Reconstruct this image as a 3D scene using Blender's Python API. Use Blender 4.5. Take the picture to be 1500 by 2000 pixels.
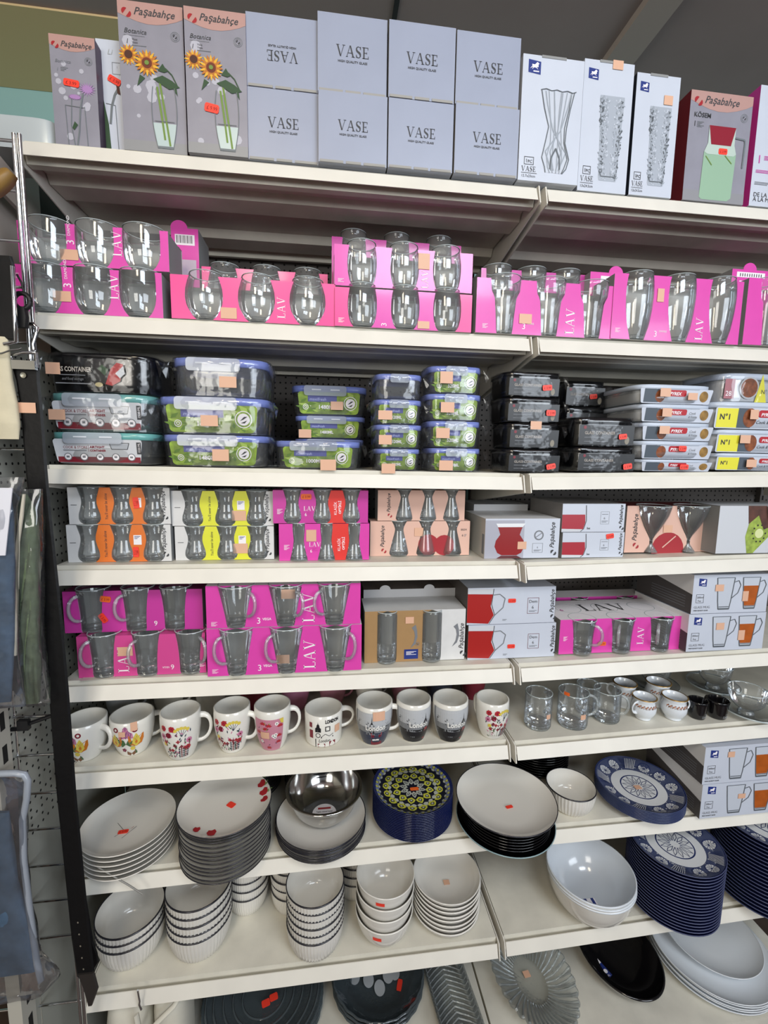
import bpy, math, random
from mathutils import Vector, Matrix
random.seed(7)
for o in list(bpy.data.objects): bpy.data.objects.remove(o)
SC = bpy.context.scene
COL = SC.collection
pi = math.pi
# ---------------------------------------------------------------- camera
FL = 876.54
CAM = Vector((.55435, -.96411, 1.12753))
FW = Vector((.1268, .9843, -.1230)); RT = Vector((.9919, -.1260, .0146)); UP = Vector((.0011, .1239, .9923))
cd = bpy.data.cameras.new('camera'); cam = bpy.data.objects.new('camera', cd); COL.objects.link(cam)
cam.matrix_world = Matrix(((RT.x, UP.x, -FW.x, CAM.x), (RT.y, UP.y, -FW.y, CAM.y), (RT.z, UP.z, -FW.z, CAM.z), (0, 0, 0, 1)))
cd.sensor_fit = 'VERTICAL'; cd.sensor_height = 24; cd.lens = FL * 24 / 2000; cd.clip_start = .02
SC.camera = cam
# ---------------------------------------------------------------- light and exposure
SC.view_settings.view_transform = 'Standard'; SC.view_settings.look = 'None'
SC.view_settings.gamma = 1; SC.view_settings.use_curve_mapping = False
SC.view_settings.exposure = -0.45
SC.cycles.max_bounces = 8; SC.cycles.diffuse_bounces = 4; SC.cycles.glossy_bounces = 4
SC.cycles.transmission_bounces = 8; SC.cycles.transparent_max_bounces = 40
SC.cycles.caustics_reflective = False; SC.cycles.caustics_refractive = False
W = bpy.data.worlds.new('world'); SC.world = W; W.use_nodes = True
bg = W.node_tree.nodes['Background']; bg.inputs[0].default_value = (.93, .95, 1, 1); bg.inputs[1].default_value = .19
def area(name, loc, aim, sx, sy, power, col):
    l = bpy.data.lights.new(name, 'AREA'); l.shape = 'RECTANGLE'; l.size = sx; l.size_y = sy; l.energy = power; l.color = col
    o = bpy.data.objects.new(name, l); COL.objects.link(o); o.location = loc
    o.rotation_euler = (Vector(aim) - Vector(loc)).to_track_quat('-Z', 'Y').to_euler(); return o
area('skylight_lamp', (1.15, -1.75, 2.42), (1.0, .1, .9), .9, .7, 44, (.84, .92, 1))
area('tube_light_lamp', (.2, -1.5, 2.44), (.4, .1, .9), .28, .8, 20, (1, .86, .64))
area('shop_window_lamp', (2.7, -3.2, 1.55), (1.0, 0, .4), 1.8, 1.5, 92, (.86, .93, 1))
area('aisle_window_lamp', (-.6, -3.4, 1.5), (.3, 0, .2), 1.1, 1.3, 52, (1, .95, .86))

# ---------------------------------------------------------------- helpers
def lin(h):
    if not isinstance(h, str): return tuple(h)
    h = h.lstrip('#'); v = [int(h[i:i+2], 16) / 255 for i in (0, 2, 4)]
    return tuple((c / 12.92 if c <= .04045 else ((c + .055) / 1.055) ** 2.4) for c in v)
MC = {}
def mat(col, rough=.5, metal=0, spec=.5, noise=0, scale=40, bump=0, coat=0, emit=0):
    key = (col, rough, metal, spec, noise, scale, bump, coat)
    if key in MC: return MC[key]
    m = bpy.data.materials.new('paint'); m.use_nodes = True; nt = m.node_tree; b = nt.nodes['Principled BSDF']
    c = lin(col); b.inputs['Base Color'].default_value = (*c, 1); b.inputs['Roughness'].default_value = rough
    b.inputs['Metallic'].default_value = metal; b.inputs['Specular IOR Level'].default_value = spec
    if coat: b.inputs['Coat Weight'].default_value = coat; b.inputs['Coat Roughness'].default_value = .08
    if noise or bump:
        tc = nt.nodes.new('ShaderNodeTexCoord'); n = nt.nodes.new('ShaderNodeTexNoise'); n.inputs['Scale'].default_value = scale
        n.inputs['Detail'].default_value = 4; nt.links.new(tc.outputs['Object'], n.inputs['Vector'])
        if noise:
            r = nt.nodes.new('ShaderNodeValToRGB'); r.color_ramp.elements[0].position = .3; r.color_ramp.elements[1].position = .75
            r.color_ramp.elements[0].color = (*[x * (1 - noise) for x in c], 1); r.color_ramp.elements[1].color = (*[min(1, x * (1 + noise * .5)) for x in c], 1)
            nt.links.new(n.outputs[0], r.inputs[0]); nt.links.new(r.outputs[0], b.inputs['Base Color'])
        if bump:
            bp = nt.nodes.new('ShaderNodeBump'); bp.inputs['Strength'].default_value = bump; bp.inputs['Distance'].default_value = .002
            nt.links.new(n.outputs[0], bp.inputs['Height']); nt.links.new(bp.outputs[0], b.inputs['Normal'])
    MC[key] = m; return m
def glassm(name, face=(.97, .98, .98), edge=(.42, .46, .47), gl=.09, rough=.03, bump=0, scale=60, haze=0, hz=(.7, .73, .75), gk=.8, es=.72):
    m = bpy.data.materials.new(name); m.use_nodes = True; nt = m.node_tree; nt.nodes.clear(); N = nt.nodes.new; L = nt.links.new
    out = N('ShaderNodeOutputMaterial'); lw = N('ShaderNodeLayerWeight'); lw.inputs[0].default_value = .5
    r = N('ShaderNodeValToRGB'); e = r.color_ramp.elements; e[0].position = es; e[0].color = (*face, 1); e[1].position = .97; e[1].color = (*edge, 1)
    L(lw.outputs['Facing'], r.inputs[0]); t = N('ShaderNodeBsdfTransparent'); L(r.outputs[0], t.inputs[0])
    g = N('ShaderNodeBsdfGlossy'); g.inputs['Roughness'].default_value = rough; g.inputs[0].default_value = (.95, .97, 1, 1)
    fr = N('ShaderNodeFresnel'); fr.inputs[0].default_value = 1.5
    ma = N('ShaderNodeMath'); ma.operation = 'MULTIPLY_ADD'; ma.inputs[1].default_value = gk; ma.inputs[2].default_value = gl * .3; L(fr.outputs[0], ma.inputs[0])
    mx = N('ShaderNodeMixShader'); L(ma.outputs[0], mx.inputs[0]); L(g.outputs[0], mx.inputs[2])
    if haze:
        d = N('ShaderNodeBsdfDiffuse'); d.inputs[0].default_value = (*hz, 1); m2 = N('ShaderNodeMixShader'); m2.inputs[0].default_value = haze
        L(t.outputs[0], m2.inputs[1]); L(d.outputs[0], m2.inputs[2]); L(m2.outputs[0], mx.inputs[1])
    else: L(t.outputs[0], mx.inputs[1])
    if bump:
        tc = N('ShaderNodeTexCoord'); n = N('ShaderNodeTexNoise'); n.inputs['Scale'].default_value = scale; L(tc.outputs['Object'], n.inputs['Vector'])
        bp = N('ShaderNodeBump'); bp.inputs['Strength'].default_value = bump; bp.inputs['Distance'].default_value = .004; L(n.outputs[0], bp.inputs['Height'])
        for s in (g, fr, lw): L(bp.outputs[0], s.inputs['Normal'])
    L(mx.outputs[0], out.inputs[0]); return m
GLASS = glassm('clear_glass', (.985, .99, .99), (.34, .37, .38), .04, haze=.05, hz=(.85, .88, .88), gk=.6, es=.78)
GLASSB = glassm('thick_glass', (.90, .93, .93), (.25, .27, .28), .10, .05, .5, 90, .20, (.82, .86, .87), gk=.7)
GLASSD = glassm('dish_glass', (.98, .99, .985), (.30, .34, .35), .05, .05, .25, 40, .05, (.85, .88, .88), gk=.6)
FILM2 = None
FILM = glassm('plastic_film', (.95, .95, .96), (.7, .72, .75), .12, .12, .8, 28, .012, (.7, .7, .72), .22)
FILM2 = glassm('dark_wrap_film', (.97, .97, .97), (.8, .8, .8), .06, .16, .9, 40, 0, (.5, .5, .5), .16)
CLIP = glassm('frosted_plastic', (.7, .74, .8), (.4, .45, .5), .06, .25, 0, 60, .45, (.62, .68, .78))

def un(px, py, ax, v):
    d = FW + RT * ((px - 750) / FL) - UP * ((py - 1000) / FL)
    return CAM + d * ((v - CAM[ax]) / d[ax])
# measured shelf heights: z at x=0, .99, 1.01, 1.6
SH = {1: (1.6832, 1.6866, 1.6858, 1.6884), 2: (1.3834, 1.3846, 1.3844, 1.3867), 3: (1.0935, 1.0856, 1.0858, 1.0958), 4: (.888, .883, .8788, .8895),
      5: (.638, .6324, .6309, .640), 6: (.4396, .4359, .4303, .4415), 7: (.184, .1958, .1944, .1943), 8: (-.1168, -.1163, -.1145, -.101), 9: (-.428,) * 4}
DK = .008
def lipz(k, x):
    a, b, c, d = SH[k]
    return a + (b - a) * x if x < 1 else c + (d - c) * (x - 1.01) / .59
def deck(k, x): return lipz(k, x) + (DK if k != 9 else 0)
def on(k, px, py):
    P = Vector((.5, 0, 0))
    for i in range(6): P = un(px, py, 2, deck(k, P.x))
    return P

class MB:
    def __init__(s): s.v = []; s.f = []; s.m = []; s.sm = []; s.sl = []
    def mi(s, m):
        if m not in s.sl: s.sl.append(m)
        return s.sl.index(m)
    def add(s, vs, fs, m, smooth=False):
        b = len(s.v); s.v += [tuple(p) for p in vs]; k = s.mi(m)
        for f in fs: s.f.append([b + i for i in f]); s.m.append(k); s.sm.append(smooth)
        return s
    def poly(s, pts, m): return s.add(pts, [list(range(len(pts)))], m)
    def box(s, x0, x1, y0, y1, z0, z1, m, **kw):
        vs = [(x, y, z) for z in (z0, z1) for y in (y0, y1) for x in (x0, x1)]
        F = dict(b=[0, 2, 3, 1], t=[4, 5, 7, 6], f=[0, 1, 5, 4], k=[3, 2, 6, 7], l=[2, 0, 4, 6], r=[1, 3, 7, 5])
        for n, f in F.items(): 
            if kw.get(n, m): s.add([vs[i] for i in f], [[0, 1, 2, 3]], kw.get(n, m))
        return s
    def obox(s, M, sx, sy, sz, m):
        vs = [M @ Vector((x * sx, y * sy, z * sz)) for z in (-.5, .5) for y in (-.5, .5) for x in (-.5, .5)]
        return s.add(vs, [[0, 2, 3, 1], [4, 5, 7, 6], [0, 1, 5, 4], [3, 2, 6, 7], [2, 0, 4, 6], [1, 3, 7, 5]], m)
    def loft(s, rings, m, smooth=True, c0=False, c1=False):
        n = len(rings[0]); vs = [p for r in rings for p in r]; fs = []
        for i in range(len(rings) - 1):
            for j in range(n): k = (j + 1) % n; fs.append([i * n + j, i * n + k, (i + 1) * n + k, (i + 1) * n + j])
        s.add(vs, fs, m, smooth)
        if c0: s.add(rings[0], [list(range(n))[::-1]], m)
        if c1: s.add(rings[-1], [list(range(n))], m)
        return s
    def lathe(s, prof, m, seg=32, c=(0, 0, 0), ex=2, sx=1, sy=1, mod=None, rot=0, c0=False, c1=False, smooth=True):
        rings = []
        for (r, z) in prof:
            R = []
            for j in range(seg):
                t = 2 * pi * j / seg; ct, st = math.cos(t), math.sin(t)
                q = 1 if ex == 2 else (abs(ct) ** ex + abs(st) ** ex) ** (-1 / ex)
                rr = r * q * (mod(t, z, r) if mod else 1)
                x, y = rr * ct * sx, rr * st * sy
                R.append((c[0] + x * math.cos(rot) - y * math.sin(rot), c[1] + x * math.sin(rot) + y * math.cos(rot), c[2] + z))
            rings.append(R)
        return s.loft(rings, m, smooth, c0, c1)
    def tube(s, path, r, m, seg=8, closed=False, flat=1):
        P = [Vector(p) for p in path]; n = len(P); rings = []; up = None
        for i in range(n):
            t = (P[min(i + 1, n - 1)] - P[max(i - 1, 0)]).normalized()
            if up is None: up = t.orthogonal().normalized()
            a = (up - t * up.dot(t)).normalized(); up = a; b = t.cross(a); rr = r(i / (n - 1)) if callable(r) else r
            rings.append([P[i] + a * rr * math.cos(2 * pi * k / seg) + b * rr * flat * math.sin(2 * pi * k / seg) for k in range(seg)])
        return s.loft(rings, m, True, True, True)
    def build(s, name, parent=None, loc=None):
        me = bpy.data.meshes.new(name); me.from_pydata(s.v, [], s.f)
        for m in s.sl: me.materials.append(m)
        me.polygons.foreach_set('material_index', s.m); me.polygons.foreach_set('use_smooth', s.sm); me.update()
        o = bpy.data.objects.new(name, me); COL.objects.link(o)
        if parent: o.parent = parent
        if loc: o.location = loc
        return o
def thing(name, label, cat, loc=(0, 0, 0), group=None, rz=0):
    o = bpy.data.objects.new(name, None); COL.objects.link(o); o.location = loc; o.rotation_euler = (0, 0, rz); o.empty_display_size = .02
    o['label'] = label; o['category'] = cat
    if group: o['group'] = group
    return o
def tag(o, label, cat, group=None):
    o['label'] = label; o['category'] = cat
    if group: o['group'] = group
    return o
def struct(o): o['kind'] = 'structure'; return o
def copyt(src, loc, label, rz=None, group=None):
    def cp(o, par):
        c = o.copy(); COL.objects.link(c)
        if par: c.parent = par
        for ch in [q for q in KIDS.get(o.name, [])]: cp(ch, c)
        return c
    if src.name not in KIDS: reg(src)
    r = cp(src, None); r.location = loc; r['label'] = label
    if rz is not None: r.rotation_euler[2] = rz
    if group: r['group'] = group
    return r
KIDS = {}
def reg(o):
    KIDS[o.name] = [c for c in bpy.data.objects if c.parent is o]
    for c in KIDS[o.name]: reg(c)
# text as polygons
TX = {}
def text(st, shear=0, bold=0, sp=1.0):
    k = (st, shear, bold, sp)
    if k in TX: return TX[k]
    cu = bpy.data.curves.new('t', 'FONT'); cu.body = st; cu.size = 1; cu.shear = shear; cu.offset = bold; cu.resolution_u = 2; cu.space_character = sp
    o = bpy.data.objects.new('t', cu); COL.objects.link(o); bpy.context.view_layer.update()
    me = bpy.data.meshes.new_from_object(o.evaluated_get(bpy.context.evaluated_depsgraph_get()))
    vs = [(v.co.x, v.co.y) for v in me.vertices]; fs = [list(p.vertices) for p in me.polygons]
    bpy.data.objects.remove(o); bpy.data.curves.remove(cu); bpy.data.meshes.remove(me)
    w = max([v[0] for v in vs] or [1]); TX[k] = (vs, fs, w); return TX[k]
# serif capitals in a 1-high box: list of polygons
def sw(a, b, w): # slanted bar between bottom x a..and top x b
    return [(a, 0), (a + w, 0), (b + w, 1), (b, 1)]
def rr(x0, y0, x1, y1): return [(x0, y0), (x1, y0), (x1, y1), (x0, y1)]
SERIF = {'V': (.86, [sw(.36, .06, .13), sw(.40, .72, .05), rr(0, .96, .3, 1), rr(.6, .96, .88, 1)]),
 'A': (.88, [sw(.06, .38, .05), sw(.66, .36, .13), rr(.2, .33, .62, .38), rr(0, 0, .2, .04), rr(.56, 0, .88, .04)]),
 'L': (.66, [rr(.1, 0, .23, 1), rr(0, 0, .62, .05), rr(0, .95, .33, 1), rr(.57, 0, .62, .25)]),
 'E': (.66, [rr(.1, 0, .23, 1), rr(0, 0, .62, .05), rr(0, .95, .58, 1), rr(.2, .48, .46, .53), rr(.57, 0, .62, .24), rr(.53, .78, .58, 1), rr(.42, .4, .46, .6)]),
 'S': (.56, [[(.5, .98), (.5, .74), (.45, .74), (.4, .93), (.25, .96), (.14, .88), (.14, .74), (.22, .64), (.42, .52), (.52, .38), (.5, .15), (.38, .02), (.2, -.01), (.1, .05), (.03, 0), (.03, .28), (.08, .28), (.14, .1), (.26, .04), (.38, .1), (.39, .28), (.3, .38), (.1, .52), (.02, .66), (.03, .86), (.13, .98), (.27, 1.01), (.4, .96), (.46, 1)]])}
def serif(st):
    vs = []; fs = []; x = 0
    for ch in st:
        if ch in SERIF:
            w, ps = SERIF[ch]
            for p in ps: b = len(vs); vs += [(x + a, c) for a, c in p]; fs.append(list(range(b, b + len(p))))
            x += w + .08
        else: x += .4
    return vs, fs, x - .08
class Face:
    """flat face of a thing: O lower-left corner, U to the right, V up (metres), local coordinates in metres"""
    def __init__(s, O, U, V): s.O = Vector(O); s.U = Vector(U).normalized(); s.V = Vector(V).normalized(); s.N = s.U.cross(s.V); s.w = Vector(U).length; s.h = Vector(V).length
    cn = 0
    def nx(s): s.cn += 1
    def p(s, u, v, l=1): return s.O + s.U * u + s.V * v + s.N * (.0003 * l + 4e-6 * (s.cn % 70))
    def rect(s, mb, u0, v0, u1, v1, m, l=1): s.nx(); mb.poly([s.p(u0, v0, l), s.p(u1, v0, l), s.p(u1, v1, l), s.p(u0, v1, l)], m)
    def poly(s, mb, pts, m, l=1): s.nx(); mb.poly([s.p(a, b, l) for a, b in pts], m)
    def frame(s, mb, u0, v0, u1, v1, t, m, l=1):
        s.rect(mb, u0, v0, u1, v0 + t, m, l); s.rect(mb, u0, v1 - t, u1, v1, m, l); s.rect(mb, u0, v0 + t, u0 + t, v1 - t, m, l); s.rect(mb, u1 - t, v0 + t, u1, v1 - t, m, l)
    def disc(s, mb, u, v, r, m, l=1, n=16, ry=None, a=0, r0=0):
        ry = ry or r; pt = lambda k, q: (u + q * (r * math.cos(k) * math.cos(a) - ry * math.sin(k) * math.sin(a)), v + q * (r * math.cos(k) * math.sin(a) + ry * math.sin(k) * math.cos(a)))
        if r0:
            for i in range(n):
                k0, k1 = 2 * pi * i / n, 2 * pi * (i + 1) / n; s.poly(mb, [pt(k0, r0), pt(k0, 1), pt(k1, 1), pt(k1, r0)], m, l)
        else: s.poly(mb, [pt(2 * pi * i / n, 1) for i in range(n)], m, l)
    def line(s, mb, pts, w, m, l=1):
        for (a, b), (c, d) in zip(pts, pts[1:]):
            L = math.hypot(c - a, d - b) or 1; nx, ny = -(d - b) / L * w / 2, (c - a) / L * w / 2
            s.poly(mb, [(a + nx, b + ny), (a - nx, b - ny), (c - nx, d - ny), (c + nx, d + ny)], m, l)
    def txt(s, mb, st, u, v, size, m, rot=0, shear=0, bold=0, align=0, l=2, ser=False, sx=1, maxw=None):
        vs, fs, w = serif(st) if ser else text(st, shear, bold)
        if maxw and w * size * sx > maxw: sx = maxw / (w * size)
        ca, sa = math.cos(rot), math.sin(rot); off = -w * align; s.nx()
        P = []
        for x, y in vs: X, Y = (x + off) * size * sx, y * size; P.append(s.p(u + X * ca - Y * sa, v + X * sa + Y * ca, l))
        mb.add(P, fs, m)
RED = mat('#f4412f', .45); BEIGE = mat('#dcae92', .5); ORG = mat('#ee6a28', .45); INKR = mat('#8c1a18', .6)
def sticker(par, F, u, v, w, h, m=None, rot=0, st='£ 3.99', l=4):
    m = m or RED; mb = MB(); ca, sa = math.cos(rot), math.sin(rot)
    q = [(-w / 2, -h * .3), (-w * .42, -h / 2), (w * .42, -h / 2), (w / 2, -h * .3), (w / 2, h * .3), (w * .42, h / 2), (-w * .42, h / 2), (-w / 2, h * .3)] if m is not BEIGE else [(-w / 2, -h / 2), (w / 2, -h / 2), (w / 2, h / 2), (-w / 2, h / 2)]
    q = [(u + x * ca - y * sa, v + x * sa + y * ca) for x, y in q]
    top = [F.p(a, b, l + 1) for a, b in q]; bot = [F.p(a, b, l - 1) for a, b in q]; n = len(q)
    mb.add(bot + top, [list(range(n, 2 * n))] + [[i, (i + 1) % n, n + (i + 1) % n, n + i] for i in range(n)], m)
    if m is not BEIGE and st:
        G = Face(F.p(u, v, 0), F.U * 1, F.V * 1); G.txt(mb, st, -w * .36 * ca + h * .25 * sa, -w * .36 * sa - h * .25 * ca, h * .62, INKR, rot, l=l + 2, maxw=w * .75)
    return mb.build('price_sticker', par)
# ---------------------------------------------------------------- the room
CREAM = mat('#e4e0d6', .42, noise=.07, scale=9)
DECKM = mat('#dedacd', .5, noise=.12, scale=14)
PEG = mat('#57524f', .6, noise=.06, scale=6); HOLE = mat('#0d0c0c', .9)
CEIL = mat('#a08c88', .8, noise=.08, scale=3); BEAM = mat('#b3a198', .75)
mb = MB(); mb.box(-3, 4.5, -5, 3, 2.5, 2.6, CEIL); struct(mb.build('ceiling'))
mb = MB(); mb.box(-3, 4.5, -5, 3, -.62, -.56, mat('#4a3226', .5, noise=.25, scale=20)); struct(mb.build('floor'))
mb = MB(); mb.box(-3, 4.5, 1.09, 1.15, -.56, 2.5, mat('#9cc6c6', .7)); struct(mb.build('wall_back'))
mb = MB(); mb.box(-1.6, -1.5, -5, 1.09, -.56, 2.5, mat('#a9a496', .8)); struct(mb.build('wall_left'))
mb = MB(); mb.box(1.50, 1.60, -1, 1.09, 2.475, 2.4999, BEAM); struct(mb.build('trim_1'))
mb = MB(); mb.box(-1.5, .55, .74, 1.088, 2.494, 2.4999, mat('#e2c795', .8)); struct(mb.build('trim_2'))
mb = MB(); mb.box(.76, .775, -1, 1.09, 2.494, 2.4999, mat('#2c2a2a', .9)); struct(mb.build('trim_3'))

# ---------------------------------------------------------------- shelving
DEP = .36
def shelfunit(k, xa, xb, label):
    t = thing('shop_shelf', label, 'shelf', ((xa + xb) / 2, 0, lipz(k, (xa + xb) / 2)), 'cream shelves of the display unit')
    ox, oz = t.location.x, t.location.z
    def Q(x, y, dz): return (x - ox, y, lipz(k, x) - oz + dz)
    mb = MB()
    # deck cross-section (y, dz) extruded along x, with the ribs pressed under it
    sec = [(.0115, DK), (.0115, DK - .007), (.0115, -.018), (.014, -.030), (.03, -.030), (.03, -.012), (.075, -.012), (.085, -.026), (.14, -.026), (.15, -.012), (.25, -.012), (.262, -.028), (.32, -.028), (.33, -.012), (DEP - .01, -.012), (DEP - .01, -.034), (DEP, -.034), (DEP, DK)]
    n = len(sec); vs = [Q(x, y, z) for x in (xa, xb) for y, z in sec]
    fs = [[i, (i + 1) % n, n + (i + 1) % n, n + i] for i in range(n)]
    mb.add(vs, fs, DECKM); mb.add(vs, [list(range(n)), list(range(2 * n - 1, n - 1, -1))], CREAM)
    mb.build('deck_panel', t)
    mb = MB(); a, b = xa + .001, xb - .001
    vs = [Q(x, y, z) for x in (a, b) for y, z in ((0, 0), (.0018, 0), (-.0045, -.016), (.0112, -.016), (.0112, -.0175), (-.0045, -.0175), (-.0090, -.028), (-.0115, -.028))]
    n = 8; mb.add(vs, [[i, (i + 1) % n, n + (i + 1) % n, n + i] for i in range(n)] + [[0, 1, 2, 5, 6, 7], [2, 3, 4, 5], [15, 14, 13, 10, 9, 8], [13, 12, 11, 10]], CREAM)
    mb.build('price_channel', t)
    for x0, x1 in ((xa - .0045, xa - .002), (xb + .002, xb + .0045)):
        mb = MB(); pr = [(-.0135, -.034), (-.0025, .004), (.012, .007), (DEP, .007), (DEP, -.085), (DEP - .03, -.085), (.02, -.038), (-.010, -.036)]
        vs = [Q(x, y, z) for x in (x0, x1) for y, z in pr]; n = len(pr)
        mb.add(vs, [[i, (i + 1) % n, n + (i + 1) % n, n + i] for i in range(n)] + [list(range(n))[::-1], list(range(n, 2 * n))], CREAM)
        mb.build('bracket', t)
    return t
ORD = ['top', 'second', 'third', 'fourth', 'fifth', 'sixth', 'seventh', 'lowest raised']
for k in range(1, 9):
    shelfunit(k, .006, .990, 'cream metal shelf of the left bay, %s from above' % ORD[k - 1])
    shelfunit(k, 1.0115, 2.0, 'cream metal shelf of the right bay, %s from above' % ORD[k - 1])
for xa, xb, s in ((.006, .998, 'left'), (1.004, 2.0, 'right')):
    mb = MB(); mb.box(xa, xb, -.03, .40, -.56, -.428, DECKM); tag(mb.build('base_deck'), 'cream base deck on the floor under the %s bay' % s, 'shelf')
# perforated back panels and posts
def pegholes(mb, P, u, v, nu, nv, pit, r, skip=None):
    for i in range(nu):
        for j in range(nv):
            if j % 2 and i % 2: continue
            c = P + u * (i * pit) + v * (j * pit)
            if skip and skip(c): continue
            mb.poly([c + u * (r * math.cos(a)) + v * (r * math.sin(a)) for a in [k * pi / 4 for k in range(8)]], HOLE)
for xa, xb, s in ((-.058, .985, 'left'), (1.015, 2.25, 'right')):
    mb = MB(); mb.box(xa, xb, .385, .395, -.42, 1.69, PEG)
    pegholes(mb, Vector((xa + .01, .3846, -.4)), Vector((1, 0, 0)), Vector((0, 0, 1)), int((xb - xa - .01) / .0152), 136, .0152, .0028)
    tag(mb.build('perforated_panel'), 'dark perforated metal back panel behind the %s bay' % s, 'panel')
for x, s in ((-.003, 'left end'), (1.001, 'join'), (2.01, 'right end')):
    mb = MB(); mb.box(x - .010, x + .010, .368, .384, -.428, 1.70, PEG)
    for i in range(60): mb.box(x - .003, x + .003, .3675, .3685, -.4 + i * .035, -.385 + i * .035, HOLE)
    tag(mb.build('slotted_upright'), 'slotted dark steel upright at the %s of the shelf bays' % s, 'post')
# perpendicular unit at the far left: side pegboard, post, brackets
SIDE = mat('#a3a49c', .55, noise=.06, scale=6)
mb = MB(); mb.box(-.075, -.060, -.075, .385, -.55, 1.345, SIDE)
pegholes(mb, Vector((-.0596, -.06, .33)), Vector((0, 1, 0)), Vector((0, 0, 1)), 25, 57, .01756, .0030, lambda c: False)
tag(mb.build('side_perforated_panel'), 'pale grey perforated side panel left of the shelf bays', 'panel')
mb = MB(); mb.box(-.075, -.050, -.115, -.076, -.55, 1.60, mat('#b5b2a8', .5))
for i in range(30): mb.box(-.0505, -.0495, -.10, -.088, -.45 + i * .066, -.415 + i * .066, HOLE)
tag(mb.build('slotted_post'), 'pale slotted steel post at the far left beside the chrome grid', 'post')
mb = MB(); TAUPE = mat('#b5aaa2', .55)
mb.box(-.093, -.080, -.5, .205, 1.346, 1.72, TAUPE)
tag(mb.build('plain_board'), 'plain taupe panel at the upper left behind the chrome grid', 'panel')
mb = MB()
for y in (-.02,):
    vs = [(x, yy, z) for x in (-.058, -.050) for yy, z in ((-.5, 1.79), (.1, 1.66), (.1, 1.60), (-.5, 1.70))]
    mb.add(vs, [[0, 1, 2, 3], [7, 6, 5, 4], [0, 4, 5, 1], [1, 5, 6, 2], [2, 6, 7, 3], [3, 7, 4, 0]], TAUPE)
tag(mb.build('shelf_bracket'), 'sloping taupe bracket beside the left end of the top shelf', 'bracket')
mb = MB(); vs = [(x, y, z) for x in (-.115, -.100) for y, z in ((.10, 1.346), (.46, 1.346), (.46, 1.91), (.10, 1.75))]; mb.add(vs, [[3, 2, 1, 0], [4, 5, 6, 7], [0, 1, 5, 4], [1, 2, 6, 5], [2, 3, 7, 6], [3, 0, 4, 7]], mat('#26231f', .8)); tag(mb.build('shade_sheet'), 'added dark sheet standing in for shade behind the taupe panel under the top shelf', 'panel')  # added sheet, its dark colour stands in for the unlit opening behind the shelf
# ---------------------------------------------------------------- top shelf cartons
def FR(k, xl, xr, yt, yb, yf=None, z0=None):
    xm = (xl + xr) / 2; ym = (yt + yb) / 2
    if yf is None: yf = on(k, xm, yb).y
    x0, x1 = un(xl, ym, 1, yf).x, un(xr, ym, 1, yf).x; z1 = un(xm, yt, 1, yf).z
    if z0 is None: z0 = max(deck(k, x0), deck(k, x1))
    if k > 1: z1 = min(z1, lipz(k - 1, max(0, x0)) - .037, lipz(k - 1, x1) - .037)
    return x0, x1, yf, z0 + .0004, z1
def front(R): return Face((0, 0, 0), (R[1] - R[0], 0, 0), (0, 0, R[4] - R[3]))
def uv(R, px, py): P = un(px, py, 1, R[2]); return P.x - R[0], P.z - R[3]
WHITE = mat('#c6ccd9', .38, noise=.04, scale=12); WH2 = mat('#e9e9ea', .4, noise=.03, scale=12); INK = mat('#3b3c40', .6); INKG = mat('#777a80', .6)
GREY = mat('#8f9090', .7, noise=.06, scale=20); KRAFT = mat('#a88a66', .6, noise=.08, scale=30); CRIM = mat('#a3252e', .4); NAVY = mat('#24367e', .4)
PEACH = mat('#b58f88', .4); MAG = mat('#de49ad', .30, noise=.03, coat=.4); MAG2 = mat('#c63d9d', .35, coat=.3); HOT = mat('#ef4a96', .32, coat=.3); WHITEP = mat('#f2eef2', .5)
def shellbox(mb, w, d, h, m, side=None, top=None, left=None, back=None):
    mb.box(0, w, 0, d, 0, h, m, l=left or side or m, r=side or m, t=top or m, k=back or m)
def drops(F, mb, u, v, s, m, rot=0):
    for a0, du, dv in ((.30 * pi, -.30, .22), (1.30 * pi, .30, -.22)):
        F.poly(mb, [(u + s * (du + .62 * math.cos(a0 + i * pi / 8)), v + s * (dv + .62 * math.sin(a0 + i * pi / 8))) for i in range(9)], m, 2)
def logo(F, mb, u, v, w, m=INK, leaf=CRIM, rot=0):
    ca, sa = math.cos(rot), math.sin(rot)
    drops(F, mb, u + .09 * w * ca, v + .09 * w * sa + (.02 * w if rot == 0 else 0), w * .1, leaf)
    F.txt(mb, 'Paşabahçe', u + .22 * w * ca, v + .22 * w * sa, w * .19, m, rot, shear=.35, bold=.012, maxw=w * .78)
def emblem(F, mb, u, v, s):
    F.poly(mb, [(u, v + s * .1), (u + s, v), (u + s, v + s * .9), (u, v + s)], NAVY)
    F.poly(mb, [(u + s * a, v + s * b) for a, b in ((.12, .35), (.3, .55), (.28, .68), (.5, .66), (.7, .85), (.86, .74), (.78, .66), (.8, .5), (.66, .5), (.78, .32), (.6, .45), (.42, .45), (.3, .3), (.36, .5))], WHITEP, 2)
    F.rect(mb, u + s * .4, v + s * .16, u + s * .86, v + s * .24, WHITEP, 2)
def seal(F, mb, u, v, r, m=INKG):
    F.disc(mb, u, v, r, m, r0=.88, n=20); F.disc(mb, u, v, r * .7, m, r0=.85, n=20); drops(F, mb, u, v, r * .45, INK)
def tinyl(F, mb, u, v, w, n, m=INKG, h=.0011, gap=.0024, l=2):
    for i in range(n): F.rect(mb, u, v - i * gap, u + w * (1 - .25 * (i % 3)), v - i * gap + h, m, l)
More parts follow.
